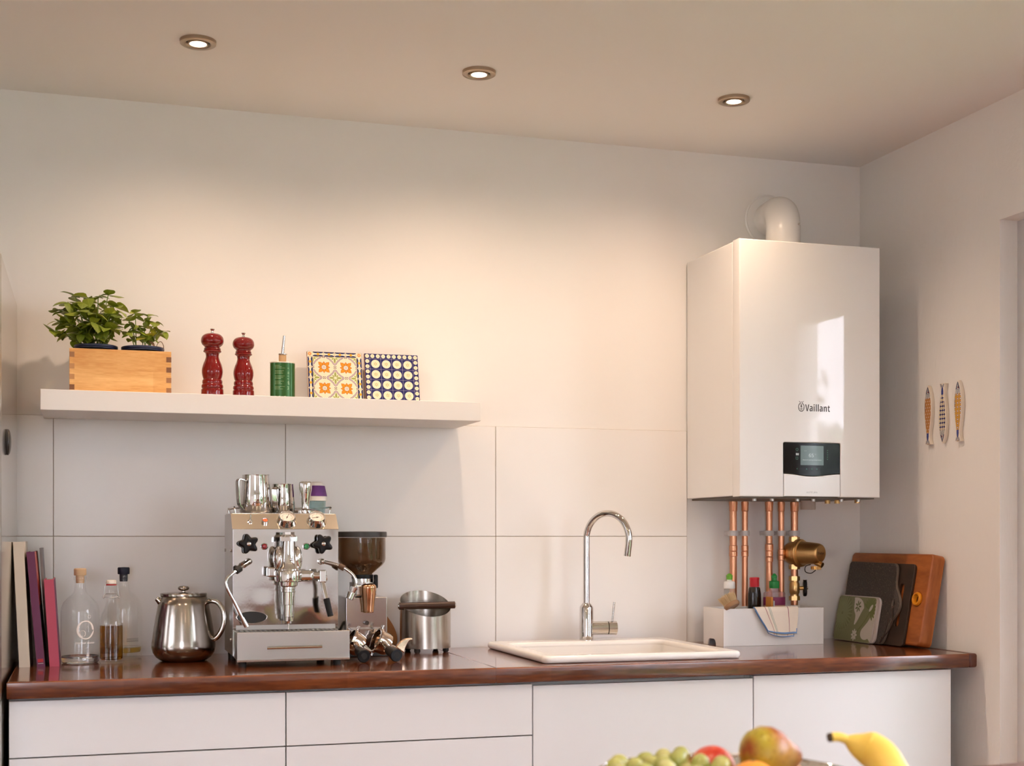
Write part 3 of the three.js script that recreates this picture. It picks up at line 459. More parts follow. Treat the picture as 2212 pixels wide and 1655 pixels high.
// ---------------------------------------------------------------- sink and tap
{
  const t = thing('sink', 'white ceramic inset sink with a rounded raised rim', 'sink', [1.345, CY, 0.30]);
  const x0 = -0.272, x1 = 0.272, z0 = -0.252, z1 = 0.258, ix0 = -0.232, ix1 = 0.226, iz0 = -0.175, iz1 = 0.222;
  const rim = rrect(x0, x1, -z1, -z0, 0.022); rim.holes.push(rrect(ix0, ix1, -iz1, -iz0, 0.03, THREE.Path));
  const rg = extrude(rim, 0.019, 0.008, 10, 0.9); rg.rotateX(-Math.PI / 2); rg.translate(0, 0.0003, 0);
  const wall = rrect(ix0 - 0.0075, ix1 + 0.0075, -iz1 - 0.0045, -iz0 + 0.0075, 0.034); wall.holes.push(rrect(ix0 - 0.0005, ix1 + 0.0005, -iz1 - 0.0005, -iz0 + 0.0005, 0.03, THREE.Path));
  const wg = extrude(wall, 0.165, 0); wg.rotateX(-Math.PI / 2); wg.translate(0, -0.16, 0);
  const fg = extrude(rrect(ix0 - 0.002, ix1 + 0.002, -iz1 - 0.002, -iz0 + 0.002, 0.03), 0.008, 0); fg.rotateX(-Math.PI / 2); fg.translate(0, -0.163, 0);
  part(t, 'rim', rg, M.ceramic); part(t, 'basin', merge([wg, fg]), M.ceramic);
  part(t, 'drain', at(lathe([[0, 0.001], [0.02, 0.001], [0.03, 0.004], [0.034, 0.002], [0.034, 0], [0, 0]], 32), 0, -0.1548, 0.02), M.chrome);
}
{
  const t = thing('kitchen_tap', 'chrome kitchen tap with a high arched spout and side lever', 'tap', [1.360, CY + 0.0193, 0.088]);
  part(t, 'base', lathe([[0, 0], [0.0198, 0], [0.0198, 0.093], [0.0185, 0.0965], [0.0105, 0.106], [0, 0.106]], 48), M.chrome);
  const dir = V(0.55, 0, 0.835), pts = [[0, 0.1, 0], [0, 0.2, 0]], R = 0.0735;
  const c = dir.clone().multiplyScalar(R);
  for (let i = 0; i <= 16; i++) { const a = Math.PI - i / 16 * (Math.PI + 0.18); pts.push([c.x + dir.x * R * Math.cos(a), 0.288 + 0.0735 * Math.sin(a) - 0.0, c.z + dir.z * R * Math.cos(a)]); }
  const e = pts[pts.length - 1], f = [e[0] - dir.x * 0.004, e[1] - 0.030, e[2] - dir.z * 0.004]; pts.push([(e[0] + f[0]) / 2, (e[1] + f[1]) / 2, (e[2] + f[2]) / 2], f);
  part(t, 'spout', tube(pts, 0.0094, 110, 24, 0.5), M.chrome);
  part(t, 'nozzle', rod(f, [f[0] - dir.x * 0.0006, f[1] - 0.0035, f[2] - dir.z * 0.0006], 0.0097, 24), M.steel);
  const hub = part(t, 'valve', rod([0.012, 0.034, 0.004], [0.060, 0.034, 0.010], 0.0195, 36), M.chrome);
  part(t, 'gap_shade', rod([0.060, 0.034, 0.010], [0.0625, 0.034, 0.0104], 0.0180, 36), M.dark);  // dark ring stands for the shaded gap before the lever cap
  const cap = part(t, 'lever_cap', rod([0.0625, 0.034, 0.0104], [0.086, 0.034, 0.0135], 0.0198, 36), M.chrome);
  part(cap, 'lever', rod([0.074, 0.048, 0.012], [0.080, 0.108, 0.014], 0.0032, 16), M.chrome);
}
// ---------------------------------------------------------------- espresso machine
{
  const t = thing('espresso_machine', 'polished steel espresso machine with two black star knobs and gauges', 'espresso machine', [0.468, CY, 0]);
  const wavy = dtex(128, 128, (u, v) => { const n = 0.7 * vnoise(u * 3, v * 3, 3, 3) + 0.3 * vnoise(u * 7, v * 7, 7, 7); return [n * 255, n * 255, n * 255]; }, false);
  const polished = mat([0.52, 0.51, 0.50], 0.09, 1, { bumpMap: wavy, bumpScale: 0.003 });
  const w = 0.130, zf = 0.36;
  // casing: side profile (z, y) drawn across the width
  const prof = shapeOf([[0.135, 0.02], [zf - 0.002, 0.02], [zf - 0.002, 0.3315], [0.3178, 0.3698], [0.316, 0.372], [0.135, 0.372]]);
  const cg = extrude(prof, 2 * w - 0.004, 0.0015); cg.rotateY(-Math.PI / 2); cg.translate(w - 0.002, 0, 0);
  part(t, 'casing', cg, M.brushed);
  const fg = slab(-w, w, 0.022, 0.3335, zf - 0.002, zf + 0.0005, 0.001); mapUV(fg, -w, 0, 0.26, 0.33); part(t, 'front_panel', fg, polished);
  // sloping control panel
  const len = Math.hypot(0.04, 0.038), ang = Math.atan2(0.038, 0.04);
  const cp = new THREE.Group(); cp.name = 'control_panel'; cp.position.set(0, 0.3335, zf - 0.0005); cp.rotation.x = -(Math.PI / 2 - ang) * 1.0; t.add(cp);   // local: y up the slope, z outward
  part(cp, 'plate', slab(-w - 0.001, w + 0.001, 0, len, -0.0012, 0.0006, 0.0005), mat([0.80, 0.73, 0.62], 0.16, 1));
  const chromeRing = lathe([[0.0165, 0], [0.0215, 0], [0.0205, 0.004], [0.0190, 0.008], [0.0175, 0.0165], [0.0165, 0.018], [0.0158, 0.0165], [0.0158, 0.014], [0.0165, 0]], 40); chromeRing.rotateX(Math.PI / 2); chromeRing.scale(1.17, 1.17, 1.05);
  const dial = ctex(256, 256, (g, S) => { g.fillStyle = '#f2e6da'; g.fillRect(0, 0, S, S); g.strokeStyle = '#6b5a52'; g.lineWidth = 3; g.beginPath(); g.arc(128, 128, 88, 2.5, 6.9); g.stroke(); for (let i = 0; i <= 16; i++) { const a = 2.5 + i / 16 * 4.4, k = i % 4 ? 80 : 70; g.lineWidth = i % 4 ? 3 : 6; g.beginPath(); g.moveTo(128 + k * Math.cos(a), 128 + k * Math.sin(a)); g.lineTo(128 + 90 * Math.cos(a), 128 + 90 * Math.sin(a)); g.stroke(); } });
  const dm = mat([1, 1, 1], 0.5, 0, { map: dial });
  for (const [x, na] of [[0.004, -0.45], [0.0785, 1.75]]) {
    const gg = part(cp, 'pressure_gauge', chromeRing, M.chrome, [x, len * 0.5, 0.0006]);
    const d = new THREE.CircleGeometry(0.0187, 40); part(gg, 'dial', d, dm, [0, 0, 0.0135]);
    const nd = shapeOf([[-0.0007, -0.005], [0.0007, -0.005], [0.0003, 0.0125], [-0.0003, 0.0125]]); const ng = merge([extrude(nd, 0.0006), at(new THREE.CylinderGeometry(0.0018, 0.0018, 0.0012, 16).rotateX(Math.PI / 2), 0, 0, 0.0004)]);
    part(gg, 'needle', ng, mat([0.10, 0.05, 0.03], 0.5), [0, 0, 0.0138], [0, 0, na]);
    part(gg, 'lens', new THREE.CircleGeometry(0.0192, 36), M.pane, [0, 0, 0.0166]);
  }
  const sw = part(cp, 'toggle_switch', lathe([[0, 0], [0.0072, 0], [0.0072, 0.002], [0.0045, 0.0025], [0.004, 0.006], [0, 0.006]], 20).rotateX(Math.PI / 2), M.chrome, [-0.086, len * 0.46, 0.0006]);
  part(sw, 'lever', rod([0, 0, 0.005], [0.0015, 0.010, 0.017], 0.0014, 12, 0.0022), M.chrome);
  const lampRing = lathe([[0.006, 0], [0.0085, 0], [0.0085, 0.006], [0.0068, 0.0068], [0.006, 0.006], [0.006, 0]], 28).rotateX(Math.PI / 2);
  const l1 = part(cp, 'indicator_lamp', lampRing, M.chrome, [-0.0495, len * 0.46, 0.0006]); part(l1, 'lens', new THREE.SphereGeometry(0.0060, 20, 12).scale(1, 1, 0.35), mat([0.75, 0.10, 0.02], 0.2, 0, { emissive: rgb(1, 0.12, 0.02), emissiveIntensity: 0.25 }), [0, 0, 0.0055]);
  // top tray, rails
  part(t, 'cup_tray', slab(-w + 0.004, w - 0.004, 0.372, 0.3735, 0.14, 0.315), M.brushed);
  const rail = []; for (const s of [-1, 1]) rail.push(tube([[s * (w - 0.012), 0.373, 0.30], [s * (w - 0.010), 0.386, 0.30], [s * (w - 0.010), 0.389, 0.295], [s * (w - 0.010), 0.389, 0.165], [s * (w - 0.010), 0.386, 0.155], [s * (w - 0.012), 0.373, 0.155]], 0.0024, 40, 10));
  part(t, 'cup_rail', rail[0], M.chrome); part(t, 'cup_rail', rail[1], M.chrome);
  part(t, 'cup_rail', tube([[-w + 0.012, 0.373, 0.142], [-w + 0.02, 0.388, 0.142], [0, 0.389, 0.142], [w - 0.02, 0.388, 0.142], [w - 0.012, 0.373, 0.142]], 0.0024, 40, 10), M.chrome);
  // star knobs
  const star = new THREE.Shape(); for (let i = 0; i <= 120; i++) { const a = i / 120 * 2 * Math.PI, r = 0.0178 + 0.0037 * Math.cos(5 * a); i ? star.lineTo(r * Math.sin(a), r * Math.cos(a)) : star.moveTo(r * Math.sin(a), r * Math.cos(a)); }
  const starG = extrude(star, 0.019, 0.005, 4, 1.0); starG.scale(1.18, 1.18, 1.05);
  for (const [x, y, a] of [[-0.0945, 0.297, 0.25], [0.0875, 0.297, 0.45]]) {
    const k = part(t, 'star_knob', starG, M.black, [x, y, zf + 0.014], [0, 0, a]);
    part(k, 'centre_nut', lathe([[0, 0], [0.0055, 0], [0.005, 0.002], [0.0025, 0.0032], [0, 0.0034]], 16).rotateX(Math.PI / 2), M.steel, [0, 0, 0.0199]);
    part(k, 'shaft', rod([0, 0, -0.0132], [0, 0, 0.001], 0.006, 16), M.chrome);
  }
  // signal lamps
  for (const [x, c, n] of [[-0.0535, [0.30, 0.01, 0.02], 'red_lamp'], [0.0495, [0.01, 0.30, 0.08], 'green_lamp']]) {
    const l = part(t, n, lampRing, M.chrome, [x, 0.2905, zf + 0.0005]); part(l, 'lens', new THREE.SphereGeometry(0.0060, 20, 12).scale(1, 1, 0.4), mat(c, 0.15, 0, { clearcoat: 1 }), [0, 0, 0.0055]);
  }
  // group head on the axis x = -0.003, z = 0.425
  const gh = new THREE.Group(); gh.name = 'group_head'; gh.position.set(-0.003, 0, 0.425); t.add(gh);
  const hex = (r, h) => creased(new THREE.CylinderGeometry(r, r, h, 6), 0.3);
  part(gh, 'cap_nut', at(hex(0.0140, 0.008), 0, 0.3215, 0).rotateY(0.25), M.chrome);
  part(gh, 'collar_nut', merge([at(hex(0.0225, 0.011), 0, 0.3090, 0), at(cyl(0.0215, 0.006, 32, 0.0135), 0, 0.3165, 0)]), M.chrome);
  part(gh, 'bell', lathe([[0.0155, 0.304], [0.0160, 0.296], [0.0172, 0.275], [0.0190, 0.255], [0.0215, 0.243], [0.0260, 0.237], [0.0260, 0.232], [0, 0.232]], 40, 0.9), M.chrome);
  for (const s of [-1, 1]) { const lobe = new THREE.SphereGeometry(1, 24, 20).scale(0.0135, 0.032, 0.018); part(gh, 'lobe', at(lobe, s * 0.0215, 0.260, -0.012), M.chrome); }
  part(gh, 'bleed_screw', new THREE.TorusGeometry(0.0028, 0.0011, 8, 20), M.steel, [0.004, 0.2595, 0.0205]);
  part(gh, 'neck', rod([0, 0.245, -0.0635], [0, 0.245, -0.01], 0.024, 32, 0.022), M.chrome);
  part(gh, 'ring', lathe([[0, 0.205], [0.030, 0.205], [0.0325, 0.207], [0.0330, 0.2095], [0.0330, 0.2295], [0.0318, 0.2325], [0.028, 0.2335], [0, 0.2335]], 48), M.chrome);
  part(gh, 'cam_housing', at(rbox(0.044, 0.0275, 0.036, 0.011, 4), 0.040, 0.2195, -0.004), M.chrome);
  part(gh, 'side_plug', at(rbox(0.02, 0.024, 0.03, 0.004), -0.0395, 0.2285, -0.022), M.steel);
  part(gh, 'outlet', lathe([[0, 0.205], [0.0225, 0.205], [0.0215, 0.196], [0.0165, 0.193], [0.0165, 0.187], [0.0172, 0.186], [0.0172, 0.181], [0.0155, 0.1795], [0.0150, 0.150], [0.0136, 0.149], [0.0134, 0.121], [0.0122, 0.1195], [0.0120, 0.110], [0.0080, 0.109], [0.0068, 0.104], [0.0022, 0.1035], [0.0022, 0.090], [0, 0.090]], 32, 0.4), M.chrome);
  const lv = part(gh, 'lever_axle', rod([0.06, 0.219, -0.003], [0.078, 0.219, -0.001], 0.0098, 24), M.chrome);
  part(gh, 'lever_block', at(rbox(0.0175, 0.031, 0.024, 0.003), 0.0825, 0.218, -0.002), M.chrome);
  part(gh, 'lever_bolt', rod([0.091, 0.213, -0.002], [0.0935, 0.213, -0.002], 0.0075, 20), M.steel);
  part(gh, 'lever_rod', rod([0.0815, 0.205, 0.004], [0.0905, 0.158, 0.018], 0.0058, 18), M.chrome);
  part(gh, 'lever_grip', rod([0.0895, 0.163, 0.0165], [0.0975, 0.122, 0.0285], 0.0080, 24, 0.0072), M.black);
  // steam and water wands: path points (x - 0.468, y - 0.91, z)
  const q = (x, y, z) => [x - 0.468, y - 0.91, z];
  const wr = part(t, 'steam_wand', tube([q(0.556, 1.163, 0.36), q(0.557, 1.163, 0.378), q(0.588, 1.155, 0.398), q(0.611, 1.143, 0.405), q(0.628, 1.127, 0.41), q(0.633, 1.110, 0.412), q(0.627, 1.096, 0.413)], 0.0040, 60, 14), M.chrome);
  part(wr, 'nozzle', rod(q(0.628, 1.099, 0.413), q(0.622, 1.085, 0.414), 0.0095, 24, 0.0055).rotateX(0), M.chrome);
  part(wr, 'nozzle_tip', rod(q(0.622, 1.0855, 0.414), q(0.6155, 1.071, 0.415), 0.0105, 24, 0.0096), M.chrome);
  part(wr, 'joint_nut', merge([rod(q(0.556, 1.163, 0.3606), q(0.556, 1.163, 0.374), 0.0085, 6), new THREE.SphereGeometry(0.007, 18, 12).translate(0.088, 0.253, 0.377)]), M.chrome);
  part(wr, 'rubber_grip', rod(q(0.593, 1.153, 0.399), q(0.605, 1.146, 0.404), 0.0072, 20), mat([0.10, 0.05, 0.025], 0.5));
  const wl = part(t, 'water_wand', tube([q(0.376, 1.164, 0.36), q(0.375, 1.164, 0.378), q(0.350, 1.147, 0.402), q(0.330, 1.134, 0.412), q(0.318, 1.121, 0.416), q(0.319, 1.102, 0.417), q(0.337, 1.066, 0.416), q(0.357, 1.024, 0.414)], 0.0040, 70, 14), M.chrome);
  part(wl, 'nozzle', rod(q(0.355, 1.029, 0.4142), q(0.366, 1.007, 0.4135), 0.0052, 18, 0.0062), M.chrome);
  part(wl, 'joint_nut', merge([rod(q(0.376, 1.164, 0.3606), q(0.376, 1.164, 0.374), 0.0085, 6), new THREE.SphereGeometry(0.0075, 18, 12).translate(-0.092, 0.254, 0.377), rod(q(0.373, 1.162, 0.38), q(0.36, 1.154, 0.393), 0.0065, 16)]), M.chrome);
  part(wl, 'rubber_grip', rod(q(0.352, 1.148, 0.4), q(0.341, 1.141, 0.407), 0.0080, 20), M.rubber);
  // oval opening
  const ov = new THREE.TorusGeometry(1, 0.045, 10, 60).scale(0.037, 0.0145, 0.03); part(t, 'oval_rim', ov, M.chrome, [-0.084, 0.1165, zf + 0.001]);
  part(t, 'oval_opening', new THREE.CylinderGeometry(1, 1, 0.0008, 48).rotateX(Math.PI / 2).scale(0.0365, 0.0142, 1), M.dark, [-0.084, 0.1165, zf + 0.0009]);
  // drip tray
  const tr = part(t, 'drip_tray', merge([slab(-0.128, 0.144, 0.018, 0.085, 0.436, 0.440, 0.0015), slab(-0.127, 0.143, 0.018, 0.026, 0.362, 0.436), slab(-0.127, -0.124, 0.026, 0.083, 0.362, 0.436), slab(0.140, 0.143, 0.026, 0.083, 0.362, 0.436)]), M.satin);
  part(tr, 'grate', merge([...Array(22)].map((_, i) => slab(-0.122 + i * 0.0118, -0.1145 + i * 0.0118, 0.079, 0.081, 0.364, 0.434)).concat([slab(-0.124, 0.14, 0.077, 0.079, 0.364, 0.367), slab(-0.124, 0.14, 0.077, 0.079, 0.431, 0.434)])), M.steel);
  const hd = part(tr, 'handle', rod([-0.058, 0.0475, 0.452], [0.074, 0.0485, 0.452], 0.0033, 16), M.chrome); for (const x of [-0.05, 0.066]) part(tr, 'handle_post', rod([x, 0.048, 0.4398], [x, 0.048, 0.4495], 0.0028, 12), M.chrome);
  part(tr, 'lip', slab(-0.128, 0.144, 0.014, 0.0195, 0.428, 0.4425, 0.001), M.steel);
  part(t, 'splash_plate', slab(-0.122, 0.122, 0.086, 0.097, zf + 0.001, zf + 0.004), M.satin);
  for (const x of [-0.112, 0.118]) for (const z of [0.16, 0.41]) part(t, 'foot', at(cyl(0.0095, 0.0195, 24, 0.0105), x, 0.0098, z).clone().translate(0, 0, 0), M.rubber);
  for (const [y, z] of [[0.28, 0.33], [0.06, 0.33], [0.28, 0.18]]) part(t, 'side_screw', rod([-w + 0.001, y, z], [-w - 0.003, y, z], 0.004, 14), M.steel);
}
// ---------------------------------------------------------------- things on the machine
const TOP = CY + 0.3736;
function pitcher(label, x, z, r0, r1, h, turn) {
  const t = thing('milk_pitcher', label, 'milk pitcher', [x, TOP, z], 'milk pitchers on the coffee machine'); t.rotation.y = turn;
  const g = lathe([[0, 0], [r0 - 0.004, 0], [r0, 0.004], [r0 - (r0 - r1) * 0.45, h * 0.5], [r1, h * 0.97], [r1 + 0.0006, h], [r1 - 0.0006, h], [r1 - 0.0012, h * 0.97], [r0 - 0.0014 - (r0 - r1) * 0.45, h * 0.5], [r0 - 0.0016, 0.006], [0, 0.003]], 96, 0.9);
  const p = g.attributes.position; for (let i = 0; i < p.count; i++) { const y = p.getY(i), a = Math.atan2(p.getZ(i), p.getX(i)), k = Math.max(0, (y / h - 0.7) / 0.3), s = Math.exp(-Math.pow(a / 0.32, 2)) * k * k; const rr2 = Math.hypot(p.getX(i), p.getZ(i)); if (rr2 > 0.005) { p.setX(i, p.getX(i) + s * 0.009 * h / 0.1); p.setY(i, y + s * 0.003); } }
  g.computeVertexNormals(); part(t, 'jug', creased(g, 0.9), M.chrome);
  const hw = 0.006, path = [[-r1 * 1.0, h * 0.84], [-r1 - 0.018, h * 0.88], [-r1 - 0.024, h * 0.80], [-r1 - 0.022, h * 0.42], [-r0 - 0.012, h * 0.22], [-r0 + 0.001, h * 0.09]];
  const c = new THREE.CatmullRomCurve3(path.map(([a, b]) => V(a, b, 0)), false, 'catmullrom', 0.3), n = 40, pos = [], idx = [];
  for (let i = 0; i <= n; i++) { const q = c.getPoint(i / n), tg = c.getTangent(i / n), nx = -tg.y, ny = tg.x; for (const [s, o] of [[-1, 0.0009], [1, 0.0009], [1, -0.0009], [-1, -0.0009]]) pos.push(q.x + nx * o, q.y + ny * o, s * hw); }
  for (let i = 0; i < n; i++) for (let k = 0; k < 4; k++) { const a = i * 4 + k, b = i * 4 + (k + 1) % 4; idx.push(a, a + 4, b, b, a + 4, b + 4); }
  const hg = new THREE.BufferGeometry(); hg.setAttribute('position', new THREE.Float32BufferAttribute(pos, 3)); hg.setIndex(idx); part(t, 'handle', creased(hg, 0.6), M.chrome);
}
pitcher('larger polished steel milk pitcher on top of the coffee machine', 0.408, 0.235, 0.0405, 0.0335, 0.098, 0.55);
pitcher('smaller polished steel milk pitcher on top of the coffee machine', 0.4795, 0.215, 0.0318, 0.0268, 0.076, 1.0);
{
  const t = thing('coffee_tamper', 'polished steel coffee tamper standing beside the smaller milk pitcher', 'tamper', [0.531, TOP, 0.262]);
  part(t, 'base', lathe([[0, 0], [0.0285, 0], [0.029, 0.001], [0.029, 0.0075], [0.026, 0.0095], [0.012, 0.0125], [0, 0.0125]], 44, 0.4), M.chrome);
  part(t, 'handle', lathe([[0, 0.0125], [0.0102, 0.0125], [0.0095, 0.018], [0.0105, 0.030], [0.0138, 0.048], [0.0162, 0.062], [0.0168, 0.077], [0.0160, 0.0800], [0.013, 0.0815], [0, 0.0818]], 36, 0.9), M.chrome);
  const c = thing('travel_cup', 'clear glass cup with a purple band and pale lid behind the tamper', 'cup', [0.570, TOP, 0.178]);
  c.scale.set(0.95, 0.86, 0.95); part(c, 'glass', lathe([[0, 0], [0.024, 0], [0.026, 0.002], [0.029, 0.040], [0.0278, 0.040], [0.0248, 0.004], [0, 0.004]], 40), mat([0.75, 0.85, 0.86], 0.03, 0, { transmission: 0.9, thickness: 0, ior: 1.5 }));
  part(c, 'lid', lathe([[0, 0.0985], [0.010, 0.0985], [0.0195, 0.096], [0.0235, 0.088], [0.0305, 0.052], [0.0305, 0.0405], [0, 0.0405]], 40), mat([0.74, 0.70, 0.64], 0.5));
  part(c, 'band', lathe([[0.0242, 0.0865], [0.0254, 0.086], [0.0312, 0.057], [0.0312, 0.0545], [0.0300, 0.0545]], 40), mat([0.11, 0.02, 0.17], 0.6));
}
// ---------------------------------------------------------------- coffee grinder
{
  const t = thing('coffee_grinder', 'steel coffee grinder with a smoky brown bean hopper', 'coffee grinder', [0.698, CY, 0.17]);
  part(t, 'body', merge([slab(-0.055, 0.056, 0.012, 0.156, -0.09, 0.045, 0.003)]), mat([0.55, 0.53, 0.52], 0.12, 1));
  part(t, 'motor_head', merge([at(cyl(0.034, 0.038, 40), -0.002, 0.175, 0), slab(-0.03, 0.026, 0.156, 0.188, 0.0, 0.04, 0.004)]), M.brushed);
  part(t, 'collar', lathe([[0, 0.188], [0.033, 0.188], [0.0335, 0.1895], [0.0335, 0.1915], [0.0285, 0.192], [0.0285, 0.2035], [0, 0.2035]], 44).translate(-0.002, 0, 0), M.chrome);
  part(t, 'adjusting_knob', at(rbox(0.009, 0.036, 0.02, 0.003), 0.031, 0.196, 0.014), M.black);
  part(t, 'neck', lathe([[0, 0.2038], [0.0285, 0.2038], [0.0288, 0.214], [0, 0.214]], 40).translate(-0.002, 0, 0), M.black);
  const hop = [[0.0275, 0.2142], [0.0285, 0.2165], [0.0550, 0.239], [0.0615, 0.248], [0.0635, 0.257], [0.0635, 0.312], [0.0618, 0.312], [0.0618, 0.258], [0.0600, 0.250], [0.0535, 0.241], [0.0268, 0.218], [0.0262, 0.2142]];
  part(t, 'hopper', lathe(hop, 56, 0.9).translate(-0.004, 0, 0), mat([0.50, 0.36, 0.22], 0.06, 0, { transmission: 0.92, thickness: 0, ior: 1.45 }));
  part(t, 'hopper_lid', lathe([[0, 0.313], [0.0645, 0.313], [0.0665, 0.314], [0.0665, 0.3265], [0.0645, 0.328], [0, 0.3285]], 56).translate(-0.004, 0, 0), mat([0.025, 0.022, 0.018], 0.4));
  const beans = []; for (let i = 0; i < 70; i++) { const a = rr(0, 6.28), r = 0.03 * Math.sqrt(rnd()), g = new THREE.SphereGeometry(0.0045, 8, 6).scale(1, 0.6, 0.7).rotateY(rr(0, 6)).rotateX(rr(-0.6, 0.6)); beans.push(at(g, -0.004 + r * Math.cos(a), 0.2205 + 0.018 * (r / 0.03) + rr(0, 0.004), r * Math.sin(a))); }
  const bm = part(t, 'coffee_beans', merge(beans), mat([0.05, 0.022, 0.01], 0.4)); bm.userData.kind = 'stuff';
  const chute = lathe(smooth([[0.0135, 0.000], [0.0150, 0.002], [0.0162, 0.020], [0.0185, 0.042], [0.0200, 0.060], [0.0190, 0.070], [0.0120, 0.075], [0.0, 0.076]], 40), 40, 1.0).scale(1, 1, 0.8).translate(0, 0, 0.012); part(t, 'chute', chute, mat([0.58, 0.33, 0.19], 0.16, 1), [0.002, 0.118, 0.046], [0.10, 0, 0]);
  part(t, 'chute_bracket', slab(-0.028, 0.024, 0.160, 0.187, 0.04, 0.05, 0.003), M.steel);
  part(t, 'switch', rod([-0.001, 0.089, 0.045], [-0.001, 0.089, 0.057], 0.0062, 22, 0.0055), mat([0.04, 0.025, 0.02], 0.4));
  const fork = shapeOf([[-0.05, 0.0], [-0.046, 0], [-0.042, 0.012], [0.042, 0.012], [0.046, 0], [0.05, 0], [0.04, 0.02], [-0.04, 0.02]]);
  part(t, 'portafilter_rest', merge([extrude(shapeOf([[-0.042, 0], [0.042, 0], [0.042, 0.0165], [-0.042, 0.0165]]), 0.003), slab(-0.042, 0.042, 0.0135, 0.0165, 0.003, 0.035)]), M.steel, [0, 0.058, 0.0462]);
  for (const x of [-0.022, 0.016]) part(t, 'screw', new THREE.TorusGeometry(0.002, 0.001, 8, 16), M.dark, [x, 0.067, 0.0498]);
  part(t, 'base', slab(-0.058, 0.059, 0, 0.013, -0.095, 0.05, 0.003), mat([0.06, 0.058, 0.055], 0.5));
  part(t, 'cable', tube([[-0.055, 0.06, -0.05], [-0.072, 0.085, -0.06], [-0.074, 0.03, -0.06], [-0.066, 0.006, -0.08]], 0.0035, 30, 8), M.rubber);
}
// ---------------------------------------------------------------- portafilters in front of the grinder
function portafilter(label, x, z, yaw, roll, spout) {
  const t = thing('portafilter', label, 'portafilter', [x, CY, z], 'portafilters in front of the grinder'); t.rotation.set(0, yaw, 0);
  const h = new THREE.Group(); h.name = 'head'; h.position.set(0, 0.043, 0); h.rotation.set(0, 0, roll); t.add(h);   // basket axis tipped over to the side
  part(h, 'basket', lathe([[0, -0.026], [0.021, -0.026], [0.0275, -0.022], [0.0295, -0.014], [0.0300, 0.006], [0.0345, 0.008], [0.0350, 0.0135], [0.0310, 0.0150], [0.0285, 0.0145], [0.0280, -0.012], [0.020, -0.020], [0, -0.021]], 48, 0.7), mat([0.66, 0.54, 0.44], 0.09, 1));
  for (const s of [0, Math.PI]) part(h, 'lug', at(rbox(0.014, 0.006, 0.012, 0.002), 0, 0.010, 0).translate(0.036 * Math.cos(s), 0, 0.036 * Math.sin(s)), M.chrome);
  part(t, 'arm', rod([0, 0.040, 0.028], [0.002, 0.026, 0.064], 0.0085, 22, 0.0078), M.chrome);
  const hd = part(t, 'handle', rod([0.002, 0.0262, 0.063], [0.0045, 0.0172, 0.112], 0.0118, 28, 0.0165), M.black);
  part(t, 'handle_end', rod([0.0045, 0.0172, 0.112], [0.0047, 0.0169, 0.1145], 0.0168, 28, 0.0150), M.black);
  part(t, 'handle_bore', rod([0.0047, 0.0169, 0.1144], [0.0047, 0.0168, 0.1150], 0.0082, 24), M.dark);
  if (spout) { const s = new THREE.Shape(); s.moveTo(0, 0); s.quadraticCurveTo(0.012, 0.024, 0.038, 0.024); s.quadraticCurveTo(0.044, 0.024, 0.045, 0.020); s.quadraticCurveTo(0.028, 0.016, 0.022, -0.014); s.closePath(); part(t, 'spout', extrude(s, 0.011, 0.003, 8, 1), mat([0.80, 0.60, 0.45], 0.14, 1), [0.030, 0.030, 0.028]); }
  part(t, 'nozzle', rod([0.012, 0.036, 0.0], [0.046, 0.020, 0.004], 0.0095, 18, 0.007), M.chrome);
}
portafilter('chrome portafilter lying with a black handle beside the drip tray', 0.6515, 0.282, 0.0, 1.0, false);
portafilter('chrome portafilter with a curved copper spout next to the knock box', 0.7205, 0.285, 0.12, 1.15, true);
